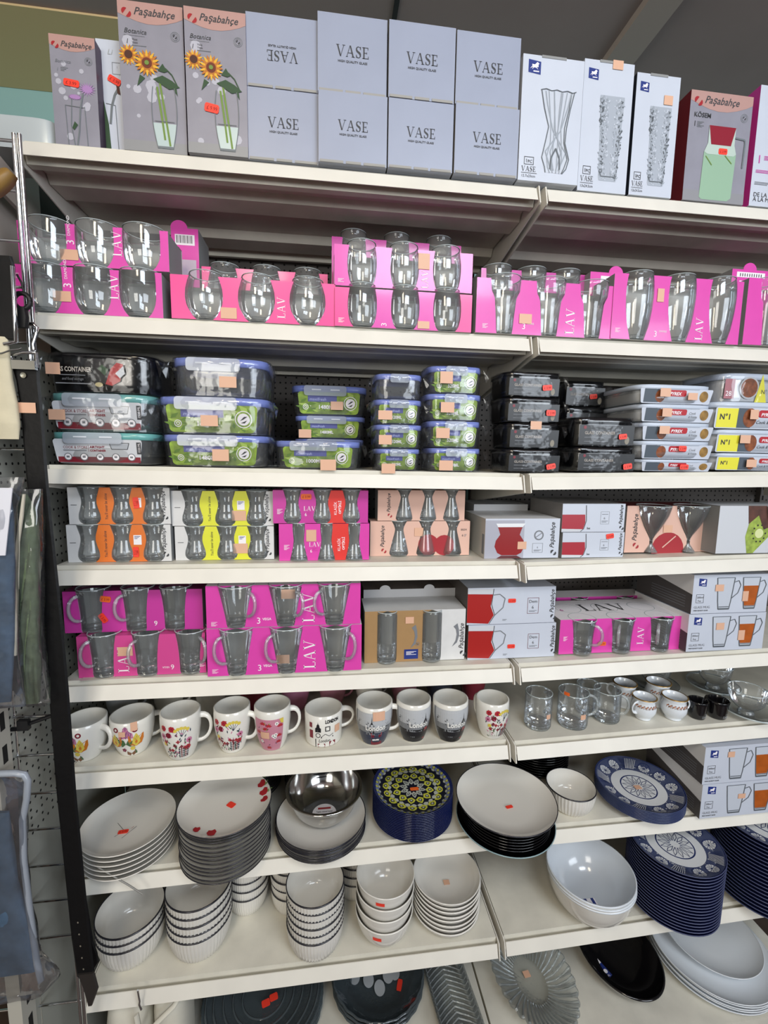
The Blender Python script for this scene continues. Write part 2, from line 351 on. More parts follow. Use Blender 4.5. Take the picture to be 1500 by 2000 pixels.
def carton(name, label, cat, R, dep, m, art, side=None, top=None, left=None, group=None, extra=None):
    t = thing(name, label, cat, (R[0], R[2], R[3]), group)
    mb = MB(); shellbox(mb, R[1] - R[0], dep, R[4] - R[3], m, side, top, left)
    if extra: extra(mb, R[1] - R[0], dep, R[4] - R[3])
    mb.build('carton_body', t); F = front(R); p = MB(); art(F, p)
    if p.f: p.build('printed_front', t)
    return t, F
SILV = mat('#8f8e9a', .38, noise=.10, scale=22)
def petals(F, mb, u, v, r, m1, m2, m3, n=18, l=3):
    F.disc(mb, u, v, r * .72, m1, l - 1)
    for i in range(n):
        a = 2 * pi * i / n; F.poly(mb, [(u + r * .45 * math.cos(a - .16), v + r * .45 * math.sin(a - .16)), (u + r * .8 * math.cos(a - .12), v + r * .8 * math.sin(a - .12)), (u + r * 1.05 * math.cos(a), v + r * 1.05 * math.sin(a)), (u + r * .8 * math.cos(a + .12), v + r * .8 * math.sin(a + .12)), (u + r * .45 * math.cos(a + .16), v + r * .45 * math.sin(a + .16))], m1 if i % 2 else m2, l)
    F.disc(mb, u, v, r * .52, m2, l + 1); F.disc(mb, u, v, r * .42, m3, l + 2)
YEL = mat('#e0ab35', .5); OCH = mat('#b9702a', .5); BRN = mat('#4a2519', .6); GRN = mat('#2c4a30', .5); GRN2 = mat('#6d8a3d', .5); LILAC = mat('#a77fb5', .5); PALE = mat('#d3d6e2', .4)
WATER = mat('#b8c8c8', .25); STEEL = mat('#6d7479', .5); BOK = mat('#b4b4c0', .4)
def bokeh(F, mb, seed):
    r = random.Random(seed)
    for i in range(12): F.disc(mb, r.uniform(.1, .9) * F.w, r.uniform(.08, .75) * F.h, r.uniform(.03, .09) * F.w, BOK, 1, 8)
def headband(F, mb, v0):
    pts = [(0, F.h), (0, v0 + .12 * F.w)] + [(F.w * t, v0 + .12 * F.w * (1 - math.sin(pi * min(1, t * 1.0)) * 1.0) * (1 if t < .99 else 1)) for t in (.15, .3, .45, .6, .75, .9)] + [(F.w, v0 + .13 * F.w), (F.w, F.h)]
    F.poly(mb, pts, PEACH, 1)
def glassvase(F, mb, u, v0, v1, rb, rt, bulge, wl):
    n = 12; L = []; 
    for i in range(n + 1):
        t = i / n; L.append((rb + (rt - rb) * t + bulge * math.sin(pi * t * .9), v0 + (v1 - v0) * t))
    F.poly(mb, [(u + r * .97, y) for r, y in L if y <= wl] + [(u - r * .97, y) for r, y in reversed(L) if y <= wl], WATER, 2)
    for s in (-1, 1): F.line(mb, [(u + s * r, y) for r, y in L], .0012, STEEL, 5)
    F.rect(mb, u - rb, v0, u + rb, v0 + .004, STEEL, 5); F.rect(mb, u - rb - bulge * .6, wl - .001, u + rb + bulge * .6, wl, STEEL, 5)
def art_sun(seed):
    def art(F, mb):
        W_, H_ = F.w, F.h; bokeh(F, mb, seed); F.rect(mb, 0, 0, W_, H_ * .075, mat('#8e8f92', .4), 2)
        headband(F, mb, H_ * .86); logo(F, mb, W_ * .06, H_ * .915, W_ * .82)
        F.txt(mb, 'Botanica', W_ * .08, H_ * .79, W_ * .1, INK, shear=.3); F.rect(mb, W_ * .08, H_ * .775, W_ * .4, H_ * .777, INKG, 2)
        F.txt(mb, '1', W_ * .1, H_ * .72, W_ * .1, INK, shear=.2); F.txt(mb, 'Vase', W_ * .2, H_ * .745, W_ * .045, INK); F.txt(mb, 'Vazo', W_ * .2, H_ * .725, W_ * .045, INK); tinyl(F, mb, W_ * .2, H_ * .71, W_ * .22, 1)
        seal(F, mb, W_ * .87, H_ * .8, W_ * .075)
        glassvase(F, mb, W_ * .66, H_ * .03, H_ * .45, W_ * .12, W_ * .15, W_ * .06, H_ * .22)
        for a in ((.62, .09, .56, .45), (.70, .05, .6, .5)): F.line(mb, [(W_ * a[0] + .004, H_ * a[1]), (W_ * (a[0] + a[2]) / 2 + .003, H_ * .25), (W_ * a[2], H_ * a[3])], .0035, GRN2, 4)
        for p in ([(.5, .5), (.75, .44), (.92, .46), (.8, .5), (.65, .53)], [(.58, .56), (.66, .61), (.73, .56), (.68, .55)], [(.3, .52), (.25, .44), (.38, .5)], [(.78, .47), (.88, .4), (.86, .47)]): F.poly(mb, [(W_ * a, H_ * b) for a, b in p], GRN, 4)
        F.line(mb, [(W_ * .7, H_ * .58), (W_ * .8, H_ * .54), (W_ * .88, H_ * .47)], .002, GRN, 4)
        petals(F, mb, W_ * .14, H_ * .645, W_ * .15, YEL, OCH, BRN, l=3); petals(F, mb, W_ * .42, H_ * .60, W_ * .19, YEL, OCH, mat('#6b2d1a', .6), 20, 6)
        F.disc(mb, W_ * .42, H_ * .60, W_ * .035, GRN2, 10)
    return art
def art_lilac(F, mb):
    W_, H_ = F.w, F.h; bokeh(F, mb, 3); headband(F, mb, H_ * .86); logo(F, mb, W_ * .05, H_ * .9, W_ * .88)
    F.txt(mb, 'Botanica', W_ * .1, H_ * .755, W_ * .1, INKG, shear=.3); F.txt(mb, '1', W_ * .12, H_ * .68, W_ * .1, INKG, shear=.2); tinyl(F, mb, W_ * .22, H_ * .71, W_ * .16, 3)
    seal(F, mb, W_ * .84, H_ * .79, W_ * .09)
    for a in (.35, .78): F.line(mb, [(W_ * (a - .05), H_ * .0), (W_ * (a - .08), H_ * .38)], .001, STEEL, 3)
    F.line(mb, [(W_ * .27, H_ * .38), (W_ * .7, H_ * .37)], .0009, STEEL, 3)
    F.line(mb, [(W_ * .48, 0), (W_ * .55, H_ * .15), (W_ * .6, H_ * .35), (W_ * .68, H_ * .5)], .0026, STEEL, 3); F.line(mb, [(W_ * .45, 0), (W_ * .38, H_ * .2), (W_ * .42, H_ * .44)], .0016, STEEL, 3)
    F.poly(mb, [(W_ * .4, H_ * .18), (W_ * .46, H_ * .24), (W_ * .53, H_ * .21), (W_ * .44, H_ * .16)], GRN, 4)
    for (u, v, r, a0) in ((.78, .54, .2, 0), (.5, .46, .16, pi)):
        for i in range(16):
            a = 2 * pi * i / 16; F.poly(mb, [(W_ * (u + .02 * math.cos(a + 1.5)), H_ * v + W_ * .02 * math.sin(a + 1.5)), (W_ * (u + r * math.cos(a)), H_ * v + W_ * r * (.8 if a0 == 0 else .45) * math.sin(a)), (W_ * (u + .04 * math.cos(a - 1.5)), H_ * v + W_ * .04 * math.sin(a - 1.5))], LILAC, 3)
A = 'tall vase carton with a pink header'
R = FR(1, 102, 190, 71, 283, .02)
t, F = carton('vase_carton', 'small vase carton with pink header and lilac flower, leftmost on the top shelf', 'box', R, .10, SILV, art_lilac, mat('#3a1d3d', .4))
sticker(t, F, *uv(R, 140, 163), .027, .012, rot=-.1)
def art_white(F, mb):
    W_, H_ = F.w * 1.5, F.h; F.frame(mb, W_ * .42, H_ * .72, W_ * .66, H_ * .82, .001, INKG); F.txt(mb, '1', W_ * .54, H_ * .77, W_ * .08, INKG); F.txt(mb, 'Li', W_ * .3, H_ * .88, W_ * .2, mat('#a9adad', .4), shear=.3)
    F.poly(mb, [(W_ * a, H_ * b) for a, b in ((.05, .58), (.14, .5), (.25, .3), (.3, 0), (.1, 0), (.04, .3))], GRN, 2)
    F.poly(mb, [(W_ * a, H_ * b) for a, b in ((.0, .55), (.06, .4), (.1, 0), (.0, 0))], GRN2, 3)
    F.line(mb, [(W_ * a, H_ * b) for a, b in ((.3, .3), (.36, .45), (.46, .55), (.56, .6))], .004, STEEL, 3); F.poly(mb, [(W_ * a, H_ * b) for a, b in ((.5, .66), (.58, .66), (.62, .55), (.54, .56))], BRN, 4)
    F.line(mb, [(W_ * .5, 0), (W_ * .46, H_ * .46), (W_ * .2, H_ * .47)], .001, STEEL, 3)
R = FR(1, 192, 239, 78, 287, .045)
t, F = carton('vase_carton', 'white vase carton with a dark green leaf half hidden behind the sunflower carton', 'box', R, .11, WHITE, art_white)
sticker(t, F, *uv(R, 224, 158), .024, .012, rot=-.45)
for xl, xr, yt, yb, s, seed in ((236, 361, 7.5, 299, 'left', 11), (363.5, 482, 19.5, 308, 'right', 12)):
    R = FR(1, xl, xr, yt, yb, .012 if s == 'left' else .002)
    t, F = carton('vase_carton', 'tall grey sunflower vase carton with pink header, %s one of the two' % s, 'box', R, .115, SILV, art_sun(seed), mat('#4a2440', .4), group='sunflower vase cartons')
    if s == 'right': sticker(t, F, *uv(R, 414, 212), .026, .015, rot=-.15, st='£ 9.99')
# white VASE cubes
VW = mat('#9aa1b5', .36, noise=.05, scale=10, bump=.15, coat=.25); FLAPD = mat('#8a8784', .6)
def vase_art(inv=False):
    def art(F, mb):
        W_, H_ = F.w, F.h; c, s = W_ * .50, H_ * (.47 if not inv else .52); r = pi if inv else 0; sg = -1 if inv else 1
        F.txt(mb, 'VASE', c, s, H_ * .145, INK, r, align=.5, ser=True); F.txt(mb, 'HIGH QUALITY GLASS', c, s - sg * H_ * .075, H_ * .042, INK, r, align=.5, bold=.02, maxw=W_ * .5)
    return art
def flaps(mb, w, d, h):
    for i, (a, b) in enumerate(((.02, .36), (.40, .62), (.66, .98))):
        mb.box(w * a, w * b, -.0015, .0, 0, h * .035, mat('#9a9894', .6))
VC = [(481, 620.5, 31, 174, 484, 622, 176, 317), (620.5, 756, 30, 173, 622, 756, 182, 322), (759.5, 889, 46, 185, 758.5, 885, 197, 333), (891, 1015.5, 66, 204, 888.5, 1012.5, 207, 344)]
COLN = ['leftmost', 'second', 'third', 'rightmost']
for i, (a, b, c, d, e, f, g, h) in enumerate(VC):
    R = FR(1, e, f, g, h); X = R
    t, F = carton('vase_carton', 'white VASE carton in the lower row, %s column' % COLN[i], 'box', R, .15, VW, vase_art(), FLAPD, group='white VASE cartons', extra=flaps)
    R2 = FR(1, a, b, c, d, R[2] + (.004 if i % 2 else 0), z0=R[4] + .0005)
    t, F = carton('vase_carton', 'white VASE carton in the upper row, %s column%s' % (COLN[i], ', printed upside down' if i == 0 else ''), 'box', R2, .15, VW, vase_art(i == 0), FLAPD, group='white VASE cartons', extra=flaps)
# tall white single vase cartons
CG = mat('#5d6369', .35); CG2 = mat('#9aa1ab', .3); CG3 = mat('#c3c9d4', .3)
def art_tall(kind, size):
    def art(F, mb):
        W_, H_ = F.w, F.h; emblem(F, mb, W_ * .09, H_ * .85, W_ * .2)
        F.frame(mb, W_ * .09, H_ * .13, W_ * .25, H_ * .195, .0012, INK); F.txt(mb, '1', W_ * .11, H_ * .145, H_ * .045, INK); F.txt(mb, 'PC', W_ * .15, H_ * .145, H_ * .035, INK, bold=.01, maxw=W_ * .09)
        F.txt(mb, 'VASE', W_ * .05, H_ * .075, H_ * .042, INK, ser=True, maxw=W_ * .26); tinyl(F, mb, W_ * .05, H_ * .06, W_ * .26, 1); F.txt(mb, size, W_ * .05, H_ * .028, H_ * .03, INK, maxw=W_ * .26)
        if kind:
            pr = [(.17, .09), (.19, .11), (.20, .3), (.23, .6), (.25, .72), (.245, .745)]
        else: pr = [(.14, .08), (.19, .12), (.21, .2), (.17, .33), (.15, .45), (.2, .6), (.29, .735)]
        u0 = .60 if kind else .60
        P = [(W_ * (u0 + r), H_ * y) for r, y in pr] + [(W_ * (u0 - r), H_ * y) for r, y in reversed(pr)]
        F.poly(mb, P, CG3 if not kind else mat('#a9b0bb', .3), 1); rn = random.Random(5 + kind)
        if kind:
            for j in range(420):
                y = rn.uniform(.10, .72); r = .19 + .06 * (y - .1) / .62; e = rn.choice((-1, 1)) * rn.uniform(.1, .95) ** .6 * r
                F.line(mb, [(W_ * (u0 + e), H_ * y), (W_ * (u0 + e + rn.uniform(-.03, .03)), H_ * (y + rn.uniform(-.012, .026)))], rn.uniform(.0012, .0032), rn.choice((CG, CG2) if abs(e) > r * .6 else (CG2, CG3, CG2, CG3)), 2)
            F.line(mb, [(W_ * (u0 - .15), H_ * .14), (W_ * (u0 - .14), H_ * .125), (W_ * (u0 + .14), H_ * .125), (W_ * (u0 + .15), H_ * .14)], .0016, CG, 3)
        else:
            for s in (-1, -.62, -.25, .15, .5, .85, 1):
                F.line(mb, [(W_ * (u0 + r * s * (1 + .12 * math.sin(i * 2.3 + s * 4))), H_ * y) for i, (r, y) in enumerate(pr)], .0018, CG if abs(s) > .7 else CG2, 3)
            for s in (-1, 1):
                for a in (.2, .6): F.line(mb, [(W_ * (u0 + s * a * .1), H_ * .1), (W_ * (u0 + s * (a * .2 + .05)), H_ * .25), (W_ * (u0 - s * a * .1), H_ * .42), (W_ * (u0 - s * a * .28), H_ * .62), (W_ * (u0 - s * a * .35), H_ * .73)], .0022, CG2, 3)
                F.line(mb, [(W_ * (u0 + s * .08), H_ * .11), (W_ * (u0 + s * .07), H_ * .2), (W_ * u0, H_ * .28)], .003, CG, 4)
            F.line(mb, [(W_ * (u0 + .29 * t), H_ * (.735 + (.012 if j % 2 else 0))) for j, t in enumerate((-1, -.7, -.4, -.1, .2, .5, .8, 1))], .0014, CG, 4)
    return art
for (xl, xr, yt, yb, kind, size, lab) in ((1016.5, 1135, 111, 358, 0, '12.7x23cm', 'white carton printed with a waisted cut glass vase'), (1134.5, 1231, 119, 377, 1, '13x24.5cm', 'white carton with a rough textured glass vase, nearer the VASE cubes'), (1236, 1320.5, 145, 385, 1, '12x24.5cm', 'narrower white textured vase carton beside the red jug box')):
    R = FR(1, xl, xr, yt, yb)
    t, F = carton('vase_carton', lab, 'box', R, .12, WHITE, art_tall(kind, size), FLAPD, left=mat('#1d2230', .5) if xl > 1200 else mat('#b9bdc8', .5), extra=lambda mb, w, d, h: mb.box(w * .3, w * .7, -.001, 0, h * .985, h + .001, GREY))
    if xl == 1134.5: sticker(t, F, *uv(R, 1207, 128), .023, .017, BEIGE)
    if xl == 1236: sticker(t, F, *uv(R, 1305, 197), .020, .018, BEIGE)
def art_jug(F, mb):
    W_, H_ = F.w, F.h; headband(F, mb, H_ * .83); logo(F, mb, W_ * .06, H_ * .895, W_ * .72); seal(F, mb, W_ * .88, H_ * .8, W_ * .06)
    F.txt(mb, 'KÖSEM', W_ * .07, H_ * .765, W_ * .085, INK, bold=.02); F.txt(mb, '1', W_ * .07, H_ * .68, W_ * .1, INK); tinyl(F, mb, W_ * .13, H_ * .72, W_ * .11, 5)
    F.rect(mb, 0, 0, W_, H_ * .1, mat('#8d8d92', .4), 1)
    F.poly(mb, [(W_ * a, H_ * b) for a, b in ((.26, .04), (.30, .02), (.72, .02), (.78, .05), (.8, .45), (.76, .52), (.33, .52), (.28, .46))], mat('#95b59c', .3), 2)
    F.poly(mb, [(W_ * a, H_ * b) for a, b in ((.28, .46), (.33, .54), (.33, .70), (.76, .70), (.76, .54), (.8, .46), (.76, .44), (.33, .44))], mat('#b9c9c0', .3), 3)
    F.poly(mb, [(W_ * a, H_ * b) for a, b in ((.33, .70), (.38, .53), (.70, .53), (.76, .70))], mat('#8c2233', .3), 4)
    F.line(mb, [(W_ * .76, H_ * .61), (W_ * .92, H_ * .6), (W_ * .93, H_ * .57), (W_ * .92, H_ * .34)], .0035, STEEL, 4)
    F.line(mb, [(W_ * .31, H_ * .42), (W_ * .42, H_ * .34)], .002, GRN2, 4); F.line(mb, [(W_ * .62, H_ * .44), (W_ * .74, H_ * .37)], .002, GRN2, 4)
R = FR(1, 1341, 1462, 181, 397)
t, F = carton('jug_carton', 'pink headed carton showing a green drink jug with a red lid', 'box', R, .13, SILV, art_jug, CRIM, left=mat('#6d1521', .45))
sticker(t, F, *uv(R, 1411, 297), .021, .012)
def art_last(F, mb):
    W_, H_ = F.w, F.h
    F.txt(mb, 'L', W_ * .3, H_ * .8, W_ * .2, INK, ser=True); F.txt(mb, '1', W_ * .05, H_ * .36, W_ * .15, MAG2); tinyl(F, mb, W_ * .16, H_ * .42, W_ * .3, 4, MAG2); tinyl(F, mb, W_ * .05, H_ * .3, W_ * .4, 3, MAG2); tinyl(F, mb, W_ * .05, H_ * .2, W_ * .4, 3)
    F.txt(mb, 'DE LA NEVERA', W_ * .05, H_ * .08, W_ * .08, INK); F.txt(mb, 'A LA MESA', W_ * .05, H_ * .04, W_ * .08, INK)
R = FR(1, 1474, 1600, 172, 409)
t, F = carton('glass_jug_carton', 'white carton with magenta side at the right end of the top shelf', 'box', R, .13, WHITE, art_last, MAG2, left=MAG2)
# far left case on the neighbouring unit
mb = MB(); mb.lathe([(1, 0), (1, .052), (.985, .056)], mat('#c9d2d6', .3, metal=.2), 64, ex=6, sx=.075, sy=.05, c0=True, c1=True)
o = mb.build('metal_canister'); P = un(106, 250, 1, .04); o.location = (P.x - .0755, .09, 1.694)
tag(o, 'pale rounded metal case at the far left beside the lilac vase carton', 'case')
# ---------------------------------------------------------------- glasses in sleeves
PROF = {
 'barrel': [(.72, 0), (.78, .03), (.88, .12), (.97, .3), (1, .5), (.98, .7), (.92, .88), (.87, 1)],
 'round': [(.62, 0), (.68, .03), (.78, .12), (.95, .3), (1, .48), (.97, .66), (.88, .84), (.76, 1)],
 'diamond': [(.70, 0), (.74, .02), (.86, .14), (.95, .26), (.99, .4), (1, .7), (.99, .9), (.97, 1)],
 'step': [(.66, 0), (.68, .04), (.72, .3), (.80, .66), (.82, .68), (.93, .70), (.96, .8), (1, .98), (.99, 1)],
 'empire': [(.66, 0), (.7, .05), (.72, .09), (.84, .22), (.95, .45), (1, .68), (.97, .88), (.90, 1)],
 'waist': [(.72, 0), (.88, .05), (.98, .14), (.98, .26), (.86, .42), (.78, .58), (.80, .72), (.92, .9), (.99, 1)],
 'bell': [(.98, 0), (1.0, .03), (.92, .12), (.78, .35), (.72, .55), (.76, .72), (.80, .9), (.78, 1)],
 'irem': [(.86, 0), (1, .04), (.98, .12), (.80, .42), (.64, .68), (.62, .78), (.70, .9), (.84, 1)],
 'irem2': [(1, 0), (.98, .05), (.86, .3), (.78, .5), (.80, .7), (.78, .9), (.66, 1)],
 'vega': [(.56, 0), (.6, .03), (.63, .14), (.68, .3), (.80, .6), (.93, .88), (1, 1)],
 'mug': [(.74, 0), (.78, .04), (.78, .2), (.80, .45), (.86, .75), (.93, .93), (.98, 1)],
 'tumbler': [(.92, 0), (.98, .04), (1, .1), (1, .5), (1, 1)],
}
def rat(p, t):
    for (a, y0), (b, y1) in zip(p, p[1:]):
        if t <= y1: return a + (b - a) * (t - y0) / (y1 - y0 or 1)
    return p[-1][0]
GM = {}
def glass_mesh(kind, r, h, base=.10, ribs=0, seg=28, gm=None, gb=None):
    key = (kind, round(r, 4), round(h, 4), base, ribs)
    if key in GM: return GM[key]
    p = PROF[kind]; n = 14; mb = MB(); md = (lambda t, z, rr: 1 + (.018 * math.cos(ribs * t) if z < h * .66 else 0)) if ribs else None
    out = [(rat(p, i / n) * r, h * i / n) for i in range(n + 1)]; inn = [(rat(p, base + (1 - base) * i / n) * r - .0016, h * (base + (1 - base) * i / n)) for i in range(n + 1)]
    mb.lathe(out + [(out[-1][0] - .0008, h + .0005)], gm or GLASS, seg, mod=md)
    mb.lathe([(.0005, inn[0][1])] + [(inn[0][0] * .9, inn[0][1])] + inn[1:] + [(out[-1][0] - .0012, h + .0004)], gm or GLASS, seg)
    mb.lathe([(out[0][0] * .05, .003), (out[0][0] * .7, .003), (out[0][0] * .9, .0006), (out[0][0], .0008), (rat(p, base * .6) * r * 1.004, h * base * .6)], gb or GLASSB, seg)
    mb.lathe([(inn[0][0] * .1, h * base * .96), (inn[0][0] * .93, h * base * .96)], gb or GLASSB, seg)
    mb.lathe([(out[-1][0] + .0002, h - .0006), (out[-1][0], h + .0006), (out[-1][0] - .0016, h + .0006), (out[-1][0] - .0018, h - .0006)], RIMG, seg)
    o = mb.build('tmp'); me = o.data; bpy.data.objects.remove(o); GM[key] = me; return me
RIMG = mat('#b9c4c6', .1, spec=.9)
def place(me, name, par, loc, rz=0):
    o = bpy.data.objects.new(name, me); COL.objects.link(o); o.parent = par; o.location = loc; o.rotation_euler = (0, 0, rz); return o
def handle_mesh(hr, hh, r0, r1, z0, z1, thick, m, flat=1.0, seg=8, square=0):
    """loop handle leaving a vessel at radius r1,z1 (top) and r0,z0 (bottom), reaching hr outwards, in the +x direction"""
    pts = []
    n = 12
    for i in range(n + 1):
        t = i / n; a = pi * (t - .5)
        cx = r0 + (r1 - r0) * t - .002; x = cx + hr * math.cos(a) ** (.75 if not square else .45); z = z0 + (z1 - z0) * (.5 + .5 * math.sin(a)) + hh * math.cos(a) * .25
        pts.append((x, 0, z))
    mb = MB(); mb.tube(pts, thick, m, seg, flat=flat); return mb
INSIDE = mat('#cfcecb', .8); INSW = mat('#c9c9c6', .7)
def pack(R, kind, n, label, col, fr=None, rg=None, hs=.97, dep=None, inset=.45, texts=(), topm=None, notch=True, rows=1, ribs=0, base=.1, cat='glass pack', group=None, handle=None, stk=(), name='glass_pack', ends=None, sidem=None, hz=.0, art=None, cutcol=None, stripcol=None, topopen=False):
    """sleeve of card holding n glasses across; handle = list of handle angles"""
    x0, x1, y, z0, z1 = R; w, h = x1 - x0, z1 - z0; t = thing(name, label, cat, (x0, y, z0), group)
    fr = fr or [(i + .5) / n for i in range(n)]; rg = rg or w / n * .38; H = h * hs; dep = dep or (2 * rg * rows + .004)
    P = PROF[kind]; cy = rg * inset; cs = [f * w for f in fr]; mb = MB(); inm = ends or INSIDE
    nz = 14
    def holes(z):
        q = rat(P, min(1, max(0, (z - hz) / H))) * rg * 1.01
        c = math.sqrt(max(0, q * q - cy * cy)); return c if z <= hz + H + 1e-5 else 0
    for i in range(nz):
        za, zb = h * i / nz, h * (i + 1) / nz; A = [0]; B = [0]
        for c in cs: A += [c - holes(za), c + holes(za)]; B += [c - holes(zb), c + holes(zb)]
        A.append(w); B.append(w)
        for j in range(0, len(A), 2):
            if A[j + 1] - A[j] < 1e-5 and B[j + 1] - B[j] < 1e-5: continue
            sc = (stripcol or {}).get(j // 2, col)
            mb.add([(A[j], 0, za), (A[j + 1], 0, za), (B[j + 1], 0, zb), (B[j], 0, zb)], [[0, 1, 2, 3]], sc)
            mb.add([(A[j], .0006, za), (A[j + 1], .0006, za), (B[j + 1], .0006, zb), (B[j], .0006, zb)], [[3, 2, 1, 0]], inm)
    tm = topm or col; q = holes(h) if notch else 0; top = [(0, 0, h)]
    for c in cs:
        if q > 0:
            for k in range(9): a = pi - pi * k / 8; top.append((c + q * math.cos(a), cy * .9 * math.sin(a) + (rg * .35) * math.sin(a), h))
    top += [(w, 0, h), (w, dep, h), (0, dep, h)]; 
    if topopen: top = [(0, dep - .02, h), (w, dep - .02, h), (w, dep, h), (0, dep, h)]
    mb.poly(top, tm)
    mb.poly([(a, b, c - .0006) for a, b, c in reversed(top)], inm)
    mb.box(0, w, dep - .0006, dep, 0, h, inm, k=col); mb.box(0, w, .001, dep, 0, .0006, inm)
    sm = sidem or GREY
    mb.box(0.0006, .0012, .001, dep - .001, .001, h - .001, inm, l=sm); mb.box(w - .0012, w - .0006, .001, dep - .001, .001, h - .001, inm, r=sm)
    mb.build('card_sleeve', t)
    me = glass_mesh(kind, rg, H, base, ribs)
    for rw in range(rows):
        for i, c in enumerate(cs): 
            g = place(me, 'glass', t, (c, cy + rw * 2.02 * rg, .0012 + hz))
            if handle and rw == 0 and handle[i] is not None:
                a = handle[i]; hk = ('h', kind, round(rg, 4), round(H, 4))
                if hk not in GM:
                    zt, zb_ = H * .84, H * .26; hm = handle_mesh(rg * .62, -.004, rat(P, .26) * rg, rat(P, .84) * rg, zb_, zt, .0036, GLASSB); o = hm.build('tmp'); GM[hk] = o.data; bpy.data.objects.remove(o)
                place(GM[hk], 'handle', g, (0, 0, 0), a)
    F = Face((0, 0, 0), (w, 0, 0), (0, 0, h)); p = MB()
    eb = [0] + cs + [w]
    def sx(i): # centre of strip i
        if i == 0: return (0 + cs[0] - holes(h * .5)) / 2
        if i == n: return (w + cs[-1] + holes(h * .5)) / 2
        return (cs[i - 1] + cs[i]) / 2
    for (i, st, v, size, rot, m, ser) in texts:
        F.txt(p, st, sx(i) + (size * .35 if rot else 0), h * v, size, m, rot, ser=ser, align=0 if rot else .5, bold=0 if ser else .0)
    if art: art(F, p, sx)
    if p.f: p.build('sleeve_print', t)
    for s in stk: sticker(t, F, *uv(R, s[0], s[1]), s[2], s[3], s[4] if len(s) > 4 else BEIGE, s[5] if len(s) > 5 else 0)
    return t
WP = WHITEP; hp = pi / 2
def small3(i, nm, v=.1): return lambda F, p, sx: (F.txt(p, '3', sx(i) - .012, F.h * v, .018, WP), F.txt(p, nm, sx(i) + .001, F.h * v + .010, .006, WP), tinyl(F, p, sx(0) - .006, F.h * .16, .012, 5, WP, .0008, .002))
def rot3(i, nm, v=.55): return lambda F, p, sx: (F.txt(p, '3', sx(i) + .006, F.h * v, .020, WP, hp), F.txt(p, nm, sx(i) + .000, F.h * v + .016, .0075, WP, hp), tinyl(F, p, sx(0) - .006, F.h * .8, .012, 5, WP, .0008, .002))
# row 1, on the second shelf -----------------------------------------------------
yA = .012
R = FR(2, 18, 317, 524, 621, yA); RA = R
pack(R, 'diamond', 3, 'lower magenta pack of three clear tumblers, leftmost on the second shelf', MAG, fr=(.22, .535, .835), rg=.040, hs=1.02, inset=.55, topopen=True, art=rot3(1, 'DIAMOND'), texts=((2, 'LAV', .36, .018, hp, WP, True),), stk=((122, 579, .032, .019),))
R = FR(2, 36, 329, 441, 525, yA + .004, z0=RA[4] + .004)
pack(R, 'diamond', 3, 'upper magenta pack of three clear tumblers, leftmost, stacked on its twin', MAG, fr=(.185, .50, .815), rg=.041, hs=1.06, inset=.55, topopen=True, art=rot3(1, 'DIAMOND', .5), texts=((2, 'LAV', .3, .018, hp, WP, True),), stk=((136, 498, .032, .019),))
PINKY = [(653, 923, 486, 566, 0), (654, 921, 568, 647, 1)]
R = FR(2, 334, 655, 545, 634, .008)
pack(R, 'round', 3, 'hot pink pack of three round bellied tumblers at the middle left', HOT, fr=(.195, .51, .825), rg=.0415, hs=1.09, inset=.5, topopen=True, texts=((2, 'LAV', .12, .016, hp, WP, True), (1, '3', .06, .016, hp, WP, False)), stk=((447, 612, .031, .021),))
R = FR(2, 395, 640, 528, 600, .125)
pack(R, 'round', 3, 'second hot pink pack of round tumblers standing behind the first', HOT, rg=.0415, hs=1.05, inset=.5, topopen=True)
R = FR(2, 654, 921.5, 568, 647, .004); RB = R
pack(R, 'barrel', 3, 'lower pink pack of three barrel tumblers beside the step glasses', MAG, fr=(.195, .505, .815), rg=.0345, hs=1.09, inset=.5, topopen=True, texts=((1, '3', .04, .016, hp, WP, False),), art=lambda F, p, sx: tinyl(F, p, sx(0) - .006, F.h * .2, .012, 5, WP, .0008, .002), stk=((827, 635, .025, .015),), stripcol={0: HOT, 3: HOT})
R = FR(2, 653, 923, 486, 568, .008, z0=RB[4] + .004)
pack(R, 'barrel', 3, 'upper magenta pack of three barrel tumblers, stacked on its twin', MAG, fr=(.195, .50, .81), rg=.0345, hs=1.10, inset=.5, topopen=True, texts=((2, 'LAV', .05, .014, hp, WP, True),), art=lambda F, p, sx: tinyl(F, p, sx(0) - .006, F.h * .16, .012, 4, WP, .0008, .002), stk=((828, 511, .024, .031),))
R = FR(2, 930, 1198, 550, 658, .002)
RC = R
pack(R, 'step', 3, 'magenta pack of three ribbed step tumblers spanning the shelf join', MAG, fr=(.205, .53, .85), rg=.0385, hs=1.04, inset=.5, topopen=True, ribs=14, base=.06, art=small3(1, 'ARAS'), texts=((2, 'LAV', .05, .021, hp, WP, True),), stk=((1026, 623, .028, .020),))
R = FR(2, 1196, 1448, 541, 672, .0)
pack(R, 'empire', 3, 'magenta pack of three tall bellied tumblers, right of the step glasses', MAG, fr=(.20, .525, .845), rg=.0385, hs=1.02, inset=.5, topopen=True, base=.07, art=small3(1, 'EMPIRE', .06), texts=((2, 'LAV', .04, .019, hp, WP, True),), stk=((1290, 577, .016, .028),))
R = FR(2, 1456, 1700, 550, 678, -.002)
pack(R, 'step', 3, 'magenta pack of ribbed tumblers cut by the right photo edge', MAG, fr=(.2, .53, .85), rg=.038, hs=1.0, inset=.5, topopen=True, ribs=14, base=.06)
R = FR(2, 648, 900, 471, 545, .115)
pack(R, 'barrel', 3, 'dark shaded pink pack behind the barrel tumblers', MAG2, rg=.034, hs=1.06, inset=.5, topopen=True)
R = FR(2, 938, 1140, 530, 640, .115)
